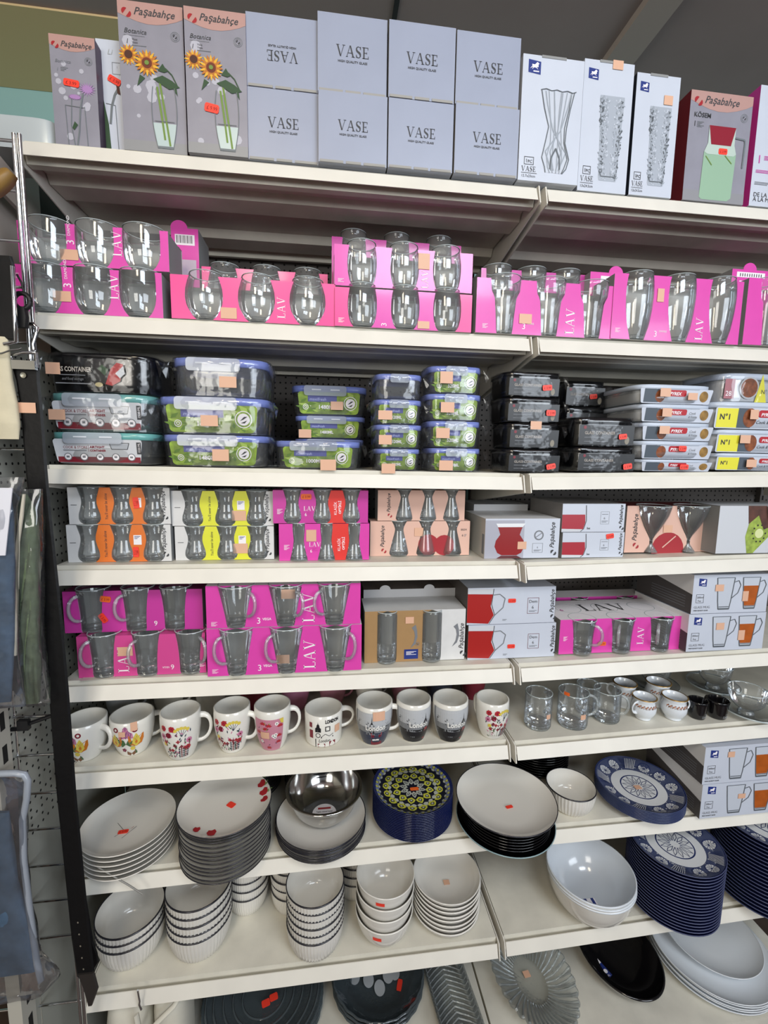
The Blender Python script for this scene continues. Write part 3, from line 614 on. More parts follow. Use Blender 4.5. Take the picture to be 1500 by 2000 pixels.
pack(R, 'step', 3, 'second step tumbler pack in shade behind the first', MAG2, rg=.036, hs=1.03, inset=.5, topopen=True)
def tabbox(R, lab, m=MAG, dep=.09, tab=.5, tr=.018):
    t = thing('glass_box', lab, 'glass pack', (R[0], R[2], R[3])); w, h = R[1] - R[0], R[4] - R[3]; mb = MB(); shellbox(mb, w, dep, h, m, GREY)
    mb.build('carton_body', t); mb = MB(); c = w * tab
    pts = [(c + tr * math.cos(a), h + tr * .9 * math.sin(a)) for a in [pi * k / 10 for k in range(11)]]
    mb.add([(a, 0, b) for a, b in pts] + [(a, .001, b) for a, b in pts], [list(range(11)), list(range(21, 10, -1))], m); mb.build('hanging_tab', t)
    return t, front(R)
BAR = mat('#2a2326', .6)
R = FR(2, 335, 388, 446, 524, .14, z0=None); R = (R[0], R[1], R[2], R[3], R[4])
t, F = tabbox(R, 'magenta glass box with a barcode, behind the leftmost packs', tab=.3)
p = MB(); F.rect(p, .008, F.h - .035, F.w - .008, F.h - .013, WHITEP); 
for i in range(14): F.rect(p, .011 + i * (F.w - .022) / 14, F.h - .031, .011 + (i + .3 + .3 * (i % 3 == 0)) * (F.w - .022) / 14, F.h - .015, BAR, 2)
F.rect(p, .01, F.h - .105, F.w - .006, F.h - .065, mat('#c9bccb', .5)); p.build('barcode_label', t)
R = FR(2, 1150, 1208, 532, 640, .09)
t, F = tabbox(R, 'magenta glass box with a round tab behind the step tumblers', tab=.85)
p = MB(); F.rect(p, F.w * .35, F.h - .026, F.w * .9, F.h - .008, WHITEP); p.build('label', t)
R = FR(2, 1425, 1500, 527, 640, .07)
t, F = tabbox(R, 'magenta glass box with pale label behind the bellied tumblers', tab=.45)
p = MB(); F.rect(p, F.w * .12, F.h - .018, F.w * .85, F.h - .006, WHITEP); F.rect(p, F.w * .2, F.h - .036, F.w * .8, F.h - .026, WHITEP)
for i in range(10): F.rect(p, F.w * (.2 + .06 * i), F.h - .016, F.w * (.22 + .06 * i), F.h - .009, BAR, 2)
p.build('label', t)
# ---------------------------------------------------------------- food containers on the third shelf
BLUE = mat('#7f8fd6', .3, coat=.3); TEAL = mat('#6fb0ae', .3, coat=.3); LIDW = mat('#b9c6dc', .3, coat=.3); BLK = mat('#15161a', .35, noise=.2, scale=20); BLKG = mat('#0c0d10', .15, coat=.6)
LEAF = mat('#8fae3c', .45, noise=.45, scale=55); LEAF2 = mat('#5f8427', .5); LEAF3 = mat('#a9c658', .5); VIO = mat('#5a5f9c', .5); WINE = mat('#7d1c2c', .4); YELL = mat('#e3dc3a', .45); LGREY = mat('#c9ccd2', .45)
def rrect(u0, v0, u1, v1, r, n=5, skew=0):
    P = []
    for cx, cy, a0 in ((u1 - r, v0 + r, -hp), (u1 - r, v1 - r, 0), (u0 + r, v1 - r, hp), (u0 + r, v0 + r, pi)):
        for i in range(n): a = a0 + hp * i / (n - 1); P.append((cx + r * math.cos(a), cy + r * math.sin(a)))
    return [(u + skew * (1 if u > (u0 + u1) / 2 else -1) * ((v - v0) / (v1 - v0) - 1), v) for u, v in P]
def lab_maxi(ml, word='maxifresh'):
    def art(F, mb):
        w, h = F.w, F.h; F.poly(mb, rrect(w * .06, h * .04, w * .93, h * .80, h * .12, skew=w * .03), LEAF, 1)
        rn = random.Random(4)
        for i in range(26):
            u, v = rn.uniform(.1, .88) * w, rn.uniform(.1, .72) * h; a = rn.uniform(0, 3); s = h * rn.uniform(.07, .16)
            F.poly(mb, [(u + s * 1.6 * math.cos(a), v + s * math.sin(a)), (u - s * .6 * math.sin(a), v + s * .5 * math.cos(a)), (u - s * 1.2 * math.cos(a), v - s * .8 * math.sin(a)), (u + s * .6 * math.sin(a), v - s * .4 * math.cos(a))], (LEAF2, LEAF3, LEAF2)[i % 3], 2)
        F.rect(mb, w * .2, h * .46, w * .6, h * .68, VIO, 3); F.txt(mb, word, w * .22, h * .50, h * .15, mat('#b9c3ea', .4), shear=.2, l=4, maxw=w * .36)
        F.txt(mb, ml, w * .34, h * .22, h * .19, WP, bold=.02, l=4, maxw=w * .24); F.disc(mb, w * .17, h * .28, h * .1, WP, 4, r0=.8); F.disc(mb, w * .17, h * .28, h * .05, WP, 4, r0=.6)
        F.disc(mb, w * .79, h * .42, h * .24, WP, 3, r0=.9, n=20); F.disc(mb, w * .79, h * .42, h * .17, WP, 3, n=18); F.poly(mb, [(w * .79 - h * .1, h * .38), (w * .79 + h * .02, h * .5), (w * .79 + h * .11, h * .5), (w * .79, h * .42)], INK, 4); F.poly(mb, [(w * .79 - h * .08, h * .32), (w * .79 + h * .1, h * .40), (w * .79 + h * .03, h * .31)], INK, 4)
    return art
def lab_cook(F, mb):
    w, h = F.w, F.h; F.poly(mb, rrect(w * .03, h * .05, w * .93, h * .8, h * .1, skew=w * .03), LGREY, 1); F.rect(mb, w * .07, h * .06, w * .9, h * .24, WINE, 2)
    F.rect(mb, w * .87, h * .34, w * .915, h * .72, INK, 3); F.txt(mb, '1520 ML', w * .905, h * .38, h * .09, WP, hp, l=4)
    F.txt(mb, 'COOK & STORE', w * .13, h * .50, h * .12, WINE, l=3, maxw=w * .24); F.rect(mb, w * .13, h * .43, w * .36, h * .46, INKG, 3); F.rect(mb, w * .38, h * .40, w * .383, h * .62, WINE, 3)
    F.txt(mb, 'AIRTIGHT', w * .395, h * .52, h * .10, WINE, bold=.03, l=3, maxw=w * .16); F.txt(mb, 'CONTAINER', w * .395, h * .41, h * .09, WINE, bold=.04, l=3, maxw=w * .16)
    F.poly(mb, [(w * .6, h * .66), (w * .79, h * .66), (w * .77, h * .5), (w * .62, h * .5)], mat('#a8adb5', .3), 3); F.line(mb, [(w * .595, h * .69), (w * .795, h * .69), (w * .775, h * .49), (w * .615, h * .49), (w * .595, h * .69)], .001, INK, 4)
    for i in range(5): F.disc(mb, w * (.17 + .16 * i), h * .24, h * .12, INKG, 3, n=16); F.disc(mb, w * (.17 + .16 * i), h * .24, h * .095, WP, 4, n=14); F.rect(mb, w * (.155 + .16 * i), h * .21, w * (.185 + .16 * i), h * .27, INKG, 5)
def lab_pyrex(F, mb):
    w, h = F.w, F.h; F.poly(mb, rrect(w * .0, h * .0, w * 1.0, h * .8, h * .08, skew=w * .03), WHITE, 1); F.rect(mb, w * .06, h * .05, w * .26, h * .78, mat('#4b5560', .5), 2)
    F.disc(mb, w * .28, h * .4, h * .3, mat('#8d4c26', .6, noise=.5, scale=90), 2, ry=h * .34); F.poly(mb, rrect(w * .38, h * .40, w * .63, h * .74, h * .1), mat('#b3202c', .4), 3); F.txt(mb, 'PYREX', w * .40, h * .46, h * .24, WP, bold=.03, shear=.15, l=4, maxw=w * .21)
    F.txt(mb, 'Cook', w * .66, h * .46, h * .2, INKG, shear=.3, l=3, maxw=w * .1); F.txt(mb, '& Freeze', w * .66, h * .26, h * .18, INKG, shear=.3, l=3, maxw=w * .12); F.disc(mb, w * .88, h * .42, w * .06, mat('#a07a3c', .6, noise=.5, scale=90), 2, ry=h * .3)
def lab_pyrex2(F, mb):
    w, h = F.w, F.h; F.poly(mb, rrect(w * .0, h * .0, w * 1.0, h * .8, h * .08), WHITE, 1); F.rect(mb, w * .02, h * .04, w * .3, h * .76, YELL, 2); F.txt(mb, 'N°1', w * .05, h * .34, h * .3, INK, bold=.02, l=4, maxw=w * .17); F.rect(mb, w * .27, h * .03, w * .44, h * .78, mat('#4b5560', .5), 3)
    F.disc(mb, w * .42, h * .42, h * .3, mat('#8d4c26', .6, noise=.5, scale=90), 4, ry=h * .36); F.poly(mb, rrect(w * .52, h * .44, w * .86, h * .72, h * .1), mat('#b3202c', .4), 5); F.txt(mb, 'PYREX', w * .55, h * .49, h * .17, WP, bold=.03, shear=.15, l=6, maxw=w * .28); F.txt(mb, 'Cook & Freeze', w * .5, h * .2, h * .18, INK, shear=.3, l=5, maxw=w * .44)
def container(label, R, dep, rim, lab=None, clip=True, film=True, taper=.10, stk=(), group=None, lidh=.2, bodym=None, ex=5, fillm=None, cat='food container', lidm=None, seed=1):
    x0, x1, y, z0, z1 = R; w, h = x1 - x0, z1 - z0; cx, cy = w / 2, dep / 2; t = thing('glass_container' , label, cat, (x0, y, z0), group)
    k = lambda s: (s, 0); hb = h * (1 - lidh); mb = MB(); gm = bodym or GLASS
    sxy = dict(seg=40, ex=ex, c=(cx, cy, 0), sx=w / 2, sy=dep / 2)
    mb.lathe([(1 - taper, .002), (1 - taper * .8, h * .05), (1 - taper * .45, h * .3), (.97, hb)], gm, **sxy); mb.lathe([(.94, hb), (.9, h * .3), (.86 - taper * .5, h * .08), (.3, h * .07)], gm, **sxy)
    mb.lathe([(.3, .001), (1 - taper * 1.3, .0008), (1 - taper, .003), (1 - taper * .9, h * .05)], GLASSB if not bodym else bodym, **sxy)
    mb.build('glass_body', t)
    if fillm:
        mb = MB(); mb.lathe([(1 - taper * 1.3, h * .04), (.93, hb * .98)], fillm, c0=True, c1=True, **sxy); mb.build('card_insert', t)
    mb = MB(); mb.lathe([(.96, hb - .001), (1.0, hb), (1.0, h * .995), (.97, h), (.5, h * .992)], rim, c1=True, **sxy); ld = mb.build('lid', t)
    if lidm: 
        mb = MB(); mb.lathe([(1.005, hb + h * lidh * .35), (1.005, h * 1.0), (.9, h * 1.003), (.5, h * 1.003)], lidm, c1=True, **sxy); mb.build('lid_film', t)
    if clip:
        a, b, zt, zb = w * .17, w * .72, h * 1.0, h * .66
        if clip == 2: a, b = w * .30, w * .70
        mb = MB(); pf = rrect(a, zb, b, zt, h * .09)
        mb.add([(u, -.004, v) for u, v in pf] + [(u, -.0015, v) for u, v in pf], [list(range(20))] + [[i, (i + 1) % 20, 20 + (i + 1) % 20, 20 + i] for i in range(20)], CLIP)
        for s in (.18, .62): mb.box(a + (b - a) * s, a + (b - a) * (s + .22), -.0048, -.004, h * .84, h * .88, mat('#d5dae4', .4))
        c = mb.build('clip', ld)
    O = (0, y * 0 + dep * .5 * .0 + taper * dep * .5 - .001, 0); slope = taper * dep * .5 * .9
    F = Face((w * taper * .30, slope - (.0035 if bodym is BLKG else 0), h * .02), (w * (1 - taper * .60), 0, 0), (0, -slope * 1.0, h * .97))
    if lab: p = MB(); lab(F, p); p.build('paper_label', t)
    if film:
        rn = random.Random(seed); ph = [rn.uniform(0, 6) for _ in range(4)]
        md = lambda tt, z, r: 1 + .014 * math.sin(9 * tt + ph[0] + z * 90) + .012 * math.sin(17 * tt + ph[1] - z * 140)
        mb = MB(); mb.lathe([(1.0, h * .02), (1.02, h * .5), (1.05, h * .85), (1.03, h * 1.02), (.9, h * 1.035), (.3, h * 1.02)], FILM, seg=72, ex=4, c=(cx, cy, 0), sx=w / 2, sy=dep / 2 + .002, mod=md)
        if bodym is BLKG: mb.sl = [FILM2]
        for sg in (-1, 1):
            X = cx + sg * w * .5; pts = [(X + sg * a, cy * b, h * c) for a, b, c in ((.001, .1, .9), (.010, .0, .86), (.014, .04, .62), (.009, .1, .45), (.012, .5, .5), (.016, .6, .8), (.004, .5, 1.0))]
            mb.add(pts, [[0, 1, 2, 3], [1, 5, 4, 2], [0, 6, 5, 1]], FILM)
        mb.build('cling_film', t)
    for s in stk:
        u = un(s[0], s[1], 1, y); G = Face((0, -.004, 0), (w, 0, 0), (0, 0, h)); sticker(t, G, u.x - x0, u.z - z0, s[2], s[3], s[4] if len(s) > 4 else BEIGE, s[5] if len(s) > 5 else 0)
    return t, F
def stackR(k, rows, yf, gap=.0008):
    """rows bottom first: (xl, xr, yt, yb) -> list of R, each resting on the one below"""
    out = []; z = None
    for (a, b, c, d) in rows: R = FR(k, a, b, c, d, yf, z0=z); out.append(R); z = R[4] + gap
    return out
A1, A2, A3 = stackR(3, [(90, 297, 845, 916), (88, 297, 769, 843), (82, 300, 690, 767)], .008)
container('clear container with teal lid and grey red label, bottom of the left stack', A1, .15, TEAL, lab_cook, group='cook and store containers', film=False, fillm=BLK)
container('clear container with teal lid and grey red label, in the middle of the left stack', A2, .15, TEAL, lab_cook, group='cook and store containers', film=True, stk=((114, 810, .030, .020),))
def lab_glassc(F, mb):
    w, h = F.w, F.h; F.txt(mb, 'GLASS CONTAINER', w * .06, h * .52, h * .17, mat('#b8b2aa', .5), bold=.02, l=2, maxw=w * .38); F.rect(mb, w * .14, h * .42, w * .38, h * .44, INKG, 2); F.txt(mb, 'and food storage', w * .16, h * .3, h * .1, INKG, shear=.3, l=2, maxw=w * .2); F.rect(mb, w * .1, h * .2, w * .43, h * .23, INKG, 2)
    F.poly(mb, [(w * a, h * b) for a, b in ((.56, .22), (.62, .62), (.68, .78), (.74, .74), (.70, .3), (.62, .18))], mat('#a31f26', .4), 2); F.poly(mb, [(w * a, h * b) for a, b in ((.66, .5), (.74, .7), (.75, .5), (.7, .38))], LGREY, 3); F.poly(mb, [(w * a, h * b) for a, b in ((.5, .6), (.54, .72), (.6, .6), (.56, .44))], GRN, 2); F.disc(mb, w * .5, h * .2, h * .1, mat('#b0a478', .5), 2, ry=h * .06)
container('black wrapped glass container with a red dish picture, topmost of the left stack', A3, .15, BLKG, lab_glassc, clip=False, bodym=BLKG, fillm=BLK, lidh=.12, taper=.06, stk=((106, 720, .026, .022),))
M = stackR(3, [(311, 523, 850, 918), (303, 524, 776, 848), (331, 522, 700, 774)], .012)
for i, R in enumerate(M): container('blue lidded container with green salad label reading 1480ML, ' + ('bottom', 'middle')[i] + ' of the stack' if i < 2 else 'blue lidded container without a front label, topmost beside the black container', R, .15, BLUE, lab_maxi('1480ML') if i < 2 else None, group='large salad containers', stk=(((432, 889, .033, .024),), ((410, 822, .034, .022),), ((446, 747, .034, .022),))[i], seed=i)
R = FR(3, 537, 705, 862, 922, .008); container('low blue lidded container with label reading 1000ML at the shelf front', R, .13, BLUE, lab_maxi('1000ML'), stk=((641, 908, .033, .023),), seed=4)
N = stackR(3, [(575, 712, 858, 900), (575, 715, 813, 856), (568, 718, 754, 808)], .165)
for i, R in enumerate(N): container('blue lidded salad container in shade at the back, ' + ('bottom', 'middle', 'top')[i] + ' of its stack', R, .13, BLUE, lab_maxi('1480ML'), group='salad containers at the back', film=False, stk=((), ((596, 847, .030, .02),), ((658, 793, .030, .02),))[i], seed=i)
Q = stackR(3, [(734, 822, 877, 922), (732, 826, 830, 873), (731, 826, 781, 826), (734, 826, 731, 777)], .010)
for i, R in enumerate(Q): container('small blue lidded container in the narrow stack, ' + ('lowest', 'second from the bottom', 'second from the top', 'topmost and without label')[i], R, .10, BLUE, lab_maxi('320ML') if i < 3 else None, clip=2, group='small salad containers', taper=.14, stk=(((758, 915, .030, .021),), ((752, 859, .028, .020),), ((752, 811, .030, .019),), ())[i], seed=10 + i)
Q = stackR(3, [(838, 942, 876, 925), (836, 942, 823, 872), (834, 944, 770, 819), (838, 944, 716, 765)], .012)
for i, R in enumerate(Q): container('medium blue lidded container reading 520ML beside the join, ' + ('lowest', 'second from the bottom', 'second from the top', 'topmost')[i] + ' of four', R, .11, BLUE, lab_maxi('520ML'), clip=2, group='medium salad containers', taper=.12, stk=(((870, 909, .031, .022),), ((864, 846, .030, .022),), ((873, 796, .030, .022),), ((871, 738, .028, .025),))[i], seed=20 + i)
def lab_blk(F, mb):
    w, h = F.w, F.h; F.rect(mb, w * .05, h * .05, w * .95, h * .75, BLK, 1); F.txt(mb, 'GLASS CONTAINER', w * .14, h * .42, h * .15, mat('#a8a098', .5), bold=.02, l=2, maxw=w * .5); F.rect(mb, w * .14, h * .3, w * .45, h * .325, INKG, 2); F.rect(mb, w * .14, h * .16, w * .5, h * .18, INKG, 2); F.disc(mb, w * .14, h * .66, h * .06, WINE, 2); F.disc(mb, w * .84, h * .22, h * .09, mat('#8b8578', .5), 2, ry=h * .14)
K1 = stackR(3, [(985, 1100, 878, 926), (988, 1098, 827, 875), (984, 1100, 777, 824), (986, 1100, 727, 774)], .012)
for i, R in enumerate(K1): container('black film wrapped container right of the join, ' + ('lowest', 'second from the bottom', 'second from the top', 'topmost')[i] + ' of the left column', R, .11, BLKG, lab_blk, clip=False, bodym=BLKG, fillm=BLK, lidh=.16, taper=.08, group='black wrapped containers, left column', stk=(((1074, 911, .022, .012, RED, .2),), ((1045, 831, .026, .018),), ((1074, 807, .022, .013, RED),), ((1067, 758, .022, .012, RED, .1),))[i], seed=30 + i)
K2 = stackR(3, [(1120, 1246, 874, 928), (1122, 1246, 816, 870)], .006)
for i, R in enumerate(K2): container('black film wrapped container at the front beside the white food boxes, ' + ('lower', 'upper')[i], R, .12, BLKG, lab_blk, clip=False, bodym=BLKG, fillm=BLK, lidh=.22, taper=.06, group='black wrapped containers, right column', stk=(((1223, 911, .022, .013, RED, .15),), ((1214, 853, .020, .012, RED, .1),))[i], seed=40 + i)
K3 = stackR(3, [(1105, 1190, 846, 880), (1100, 1190, 795, 842), (1100, 1186, 745, 792)], .145)
for i, R in enumerate(K3): container('black film wrapped container set back in shade, ' + ('bottom', 'middle', 'top')[i] + ' of the rear column', R, .11, BLKG, lab_blk, clip=False, bodym=BLKG, fillm=BLK, taper=.06, group='black wrapped containers, rear column', stk=((), (), ((1157, 775, .020, .012, RED, .1),))[i], seed=50 + i)
PL = mat('#c3cddd', .35, coat=.2)
PX = stackR(3, [(1250, 1394, 898, 930), (1250, 1396, 862, 894), (1252, 1397, 826, 859), (1250, 1397, 790, 823), (1248, 1397, 752, 786)], .006)
PN = ('bottom', 'second from the bottom', 'middle', 'second from the top', 'topmost')
for i, R in enumerate(PX): container('flat food box with white lid and red oval badge, %s of five' % PN[i], R, .17, PL, lab_pyrex, clip=False, film=False, bodym=None, fillm=mat('#dfe3ea', .5), lidh=.24, taper=.07, group='flat food boxes with red badges', ex=6, stk=(((1333, 912, .022, .012, RED),), ((1330, 876, .020, .012, RED),), ((1295, 840, .026, .018),), ((1300, 806, .024, .019),), ((1297, 767, .026, .019), (1350, 775, .024, .016)))[i])
PX = stackR(3, [(1397, 1560, 886, 928), (1398, 1560, 840, 884), (1396, 1560, 786, 836)], .004)
for i, R in enumerate(PX): container('larger food box with yellow panel at the right photo edge, ' + ('bottom', 'middle', 'upper')[i], R, .17, PL, lab_pyrex2, clip=False, film=False, bodym=None, fillm=mat('#dfe3ea', .5), lidh=.2, taper=.05, group='larger food boxes with yellow panels', ex=6, stk=(((1464, 905, .027, .018),), ((1452, 858, .027, .019),), ((1470, 810, .022, .022),))[i])
R = FR(3, 1408, 1540, 730, 784, .02, z0=PX[-1][4] + .001)
def art_food(F, mb):
    w, h = F.w, F.h; F.disc(mb, w * .42, h * .5, h * .40, mat('#b9bcc0', .4), 2, n=20); F.disc(mb, w * .42, h * .5, h * .34, mat('#8d4c26', .6, noise=.5, scale=90), 3, n=20); F.poly(mb, [(w * .52, 0), (w * .7, 0), (w * .6, h)], YELL, 4); F.txt(mb, 'N°1', w * .6, h * .3, h * .22, INK, l=5); F.rect(mb, w * .05, h * .1, w * .2, h * .8, mat('#a56a72', .5), 2); F.txt(mb, '28', w * .07, h * .2, h * .25, WP, l=3)
container('food box with a round pasta picture on top of the right edge stack', R, .15, PL, art_food, clip=False, film=True, fillm=LGREY, taper=.04, ex=4)

# ---------------------------------------------------------------- tea glasses on the fourth shelf
PROF['goblet'] = [(.42, 0), (.46, .02), (.2, .08), (.10, .14), (.12, .30), (.22, .36), (.55, .55), (.86, .78), (1, .97), (1, 1)]
ORC = mat('#e2772e', .45, noise=.05); YEC = mat('#dfe03a', .42, noise=.04); WHC = mat('#d9d9d9', .45, noise=.05); KRED = mat('#e03a34', .4); PCH = mat('#dcb3a2', .5)
def art_tea(st):
    def art(F, p, sx):
        F.txt(p, st, sx(1) + .004, F.h * .12, .0085, INK, hp, shear=.2, maxw=F.h * .72); logo(F, p, sx(3) - .001 + .0, F.h * .12, F.h * .8, INK, INK, hp)
        F.rect(p, sx(2) - .008, F.h * .46, sx(2) + .008, F.h * .72, WP, 2); tinyl(F, p, sx(2) - .006, F.h * .68, .012, 3, NAVY, l=3); tinyl(F, p, sx(0) - .007, F.h * .52, .012, 1, INK)
    return art
for nm, cc, rows, lab in (('orange', ORC, ((131, 334, 1025, 1098), (133, 332, 950, 1023)), 'far left'), ('yellow', YEC, ((342, 535, 1028, 1094), (335, 534, 959, 1026)), 'next to the orange packs')):
    z = None; y = None
    for i, r in enumerate(rows):
        R = FR(4, *r, y, z); y = R[2]; z = R[4] + .001
        stk = {('orange', 0): ((266, 1078, .012, .022, RED),), ('orange', 1): ((266, 982, .012, .024, RED, .1),), ('yellow', 0): ((470, 1071, .031, .022),), ('yellow', 1): ((467, 1007, .030, .022),)}[(nm, i)]
        pack(R, 'waist', 3, '%s tea glass pack with %s strips, %s, %s' % (('lower', 'upper')[i], nm, 'white ended', lab), WHC, fr=(.20, .52, .83), rg=.0262, hs=1.0, inset=.55, stripcol={1: cc, 2: cc}, art=art_tea("You'll never be alone"), base=.07, group=nm + ' tea glass packs', stk=stk, topm=WHC)
def art_klasik(F, p, sx):
    tinyl(F, p, sx(0) - .005, F.h * .42, .012, 6, WP, .0008, .002); F.txt(p, 'LAV', sx(1) - .008, F.h * .38, .010, WP, ser=True); F.txt(p, '6', sx(1) - .006, F.h * .22, .010, WP); tinyl(F, p, sx(1) - .001, F.h * .34, .012, 4, MAG2, .0008, .002)
    F.txt(p, 'KLASİK', sx(2) + .000, F.h * .25, .0088, WP, hp, maxw=F.h * .5); F.txt(p, 'OPTİKLİ', sx(2) + .0095, F.h * .28, .0075, WP, hp, bold=.02, maxw=F.h * .45)
R = FR(4, 545, 721, 1023, 1095); pack(R, 'bell', 3, 'lower pink tea glass pack with a red strip', MAG, fr=(.215, .52, .83), rg=.0232, hs=1.0, inset=.55, stripcol={2: KRED}, art=art_klasik, base=.05, group='pink tea glass packs', stk=((608, 1046, .022, .026, BEIGE),), topm=MAG)
R2 = FR(4, 533, 719, 950, 1023, R[2], R[4] + .001); pack(R2, 'waist', 3, 'upper pink tea glass pack with a red strip and orange sticker', MAG2, fr=(.2, .51, .82), rg=.0232, hs=1.0, inset=.55, stripcol={2: KRED}, art=art_klasik, base=.07, group='pink tea glass packs', stk=((598, 970, .023, .012, ORG),), topm=MAG2)
def art_irem(F, p, sx):
    logo(F, p, sx(0) + .006, F.h * .08, F.h * .8, INK, CRIM, hp); F.disc(p, F.w * .58, F.h * .32, F.h * .3, CRIM, 2); F.disc(p, F.w * .74, F.h * .3, F.h * .3, CRIM, 2); F.txt(p, 'IREM', sx(3) - .009, F.h * .72, .007, INK); F.txt(p, '6', sx(3) - .006, F.h * .55, .008, INK); tinyl(F, p, sx(3), F.h * .6, .006, 3)
R = FR(4, 723, 917, 1018, 1086); pack(R, 'irem', 3, 'lower peach tea glass pack with red apples', PCH, fr=(.285, .555, .825), rg=.0262, hs=1.0, inset=.5, art=art_irem, base=.07, group='peach tea glass packs', stk=((818, 1039, .021, .02, BEIGE),), topm=PCH)
R2 = FR(4, 738, 908, 950, 1017, R[2], R[4] + .001); pack(R2, 'irem', 3, 'upper peach tea glass pack, its glasses partly under the shelf edge', PCH, fr=(.30, .575, .845), rg=.0230, hs=1.0, inset=.5, base=.07, group='peach tea glass packs', topm=PCH, art=lambda F, p, sx: logo(F, p, sx(0) + .004, F.h * .1, F.h * .8, INK, CRIM, hp))
TEAR = mat('#8e1a1c', .3); LILW = mat('#a8a9b6', .4)
def art_teabox(F, mb):
    w, h = F.w, F.h; F.rect(mb, 0, 0, w * .52, h * .96, LILW, 1)
    pr = [(.10, .08), (.16, .14), (.20, .3), (.185, .45), (.13, .6), (.15, .72), (.19, .88)]
    F.poly(mb, [(w * (.33 + r), h * y) for r, y in pr if y < .8] + [(w * (.33 + .165), h * .79), (w * (.33 - .165), h * .79)] + [(w * (.33 - r), h * y) for r, y in reversed(pr) if y < .8], TEAR, 2)
    F.poly(mb, [(w * .165, h * .79), (w * .495, h * .79), (w * .53, h * .88), (w * .14, h * .88)], mat('#e4e6ea', .3), 3); F.poly(mb, [(w * .16, 0), (w * .5, 0), (w * .43, h * .07), (w * .22, h * .07)], mat('#5c2226', .4), 2)
    F.disc(mb, w * .72, h * .58, w * .065, INKG, 2, r0=.75); F.line(mb, [(w * .68, h * .53), (w * .76, h * .64)], .0014, INKG, 3); F.frame(mb, w * .64, h * .14, w * .78, h * .38, .0006, INKG, 2); F.txt(mb, '6', w * .7, h * .25, h * .07, INKG); tinyl(F, mb, w * .66, h * .2, w * .1, 2); logo(F, mb, w * .93, h * .06, h * .85, INK, INK, hp)
def barc(mb, w, d, h):
    for i in range(5): mb.box(-.0006, 0, d * .03 + i * .003, d * .03 + .0015 + i * .003, h * .1, h * .6, INKG)
R = FR(4, 947, 1092, 1013, 1094); RT1 = R; t, F = carton('tea_glass_carton', 'white carton with a red tea glass, on the shelf join', 'box', R, .16, WHITE, art_teabox, GREY, WH2, left=mat('#c3c1bd', .5), extra=barc); sticker(t, F, *uv(R, 1019, 1065), .022, .018, BEIGE); 
def art_drink(F, mb):
    w, h = F.w, F.h; F.poly(mb, [(0, h * .12), (w * .34, h * .10), (w * .37, h * .35), (w * .36, h * .62), (0, h * .62)], mat('#a51f30', .35), 2); F.poly(mb, [(0, h * .02), (w * .3, h * .02), (w * .34, h * .1), (0, h * .12)], LGREY, 2); F.line(mb, [(w * .3, h * .02), (w * .35, h * .12), (w * .385, h * .4), (w * .37, h * .95)], .0014, INK, 3)
    F.frame(mb, w * .61, h * .28, w * .75, h * .72, .0006, INKG); F.txt(mb, '6', w * .66, h * .45, h * .12, INKG); tinyl(F, mb, w * .63, h * .62, w * .1, 1); tinyl(F, mb, w * .63, h * .38, w * .1, 2); F.txt(mb, 'Set', w * .4, h * .1, h * .1, INK, bold=.02); logo(F, mb, w * .96, h * .06, h * .9, INK, INK, hp)
R = FR(4, 1098, 1218, 1040, 1090, .030); t, F = carton('tumbler_carton', 'lower white carton with a red drink glass', 'box', R, .17, WHITE, art_drink, GREY, WH2, group='red drink cartons'); sticker(t, F, *uv(R, 1191, 1047), .02, .012, RED, .15)
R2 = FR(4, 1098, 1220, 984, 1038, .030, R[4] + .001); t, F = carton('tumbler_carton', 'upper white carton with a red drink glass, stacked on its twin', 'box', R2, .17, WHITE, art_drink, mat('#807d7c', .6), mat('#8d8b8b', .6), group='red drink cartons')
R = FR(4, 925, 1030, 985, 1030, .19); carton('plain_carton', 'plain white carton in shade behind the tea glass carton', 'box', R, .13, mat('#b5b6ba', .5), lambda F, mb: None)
MAR = mat('#5f0f1b', .5)
def art_ice(F, p, sx):
    logo(F, p, sx(0) + .004, F.h * .08, F.h * .75, INK, CRIM, hp); F.disc(p, F.w * .48, F.h * .05, F.h * .38, CRIM, 1, n=20) ; F.txt(p, 'ICE', sx(2) - .002, F.h * .42, .012, INK, bold=.01); F.txt(p, 'VILLE', sx(2) - .002, F.h * .28, .012, INK, bold=.01); F.txt(p, '2', sx(2) - .006, F.h * .15, .012, INKG); tinyl(F, p, sx(2) + .003, F.h * .24, .011, 4); F.line(p, [(F.w * .42, F.h * .1), (F.w * .56, F.h * .35)], .003, PCH, 3)
R = FR(4, 1222, 1396, 988, 1080); pack(R, 'goblet', 2, 'peach pack of two stemmed ice cream glasses', PCH, fr=(.29, .71), rg=.040, hs=1.0, inset=.02, art=art_ice, base=.28, ends=MAR, topm=mat('#6b1420', .5), stk=((1304, 1033, .025, .019, BEIGE),), dep=.10)
def art_kiwi(F, p, sx):
    w, h = F.w, F.h; F.poly(p, [(w * a, h * b) for a, b in ((.30, 0), (.27, .35), (.30, .7), (.27, 1), (.40, 1), (.48, .7), (.5, .35), (.42, .15), (.36, 0))], mat('#9db34a', .5, noise=.4, scale=80), 1); F.poly(p, [(w * a, h * b) for a, b in ((.27, 1), (.29, .62), (.38, .8), (.44, .5), (.5, .55), (.5, 1))], mat('#5a3428', .6, noise=.4, scale=60), 2); F.disc(p, w * .40, h * .42, h * .1, mat('#d5dcA0'.lower(), .5), 3)
    for k in range(10): F.disc(p, w * .40 + h * .15 * math.cos(k * .63), h * .42 + h * .18 * math.sin(k * .63), h * .02, BAR, 3, 6)
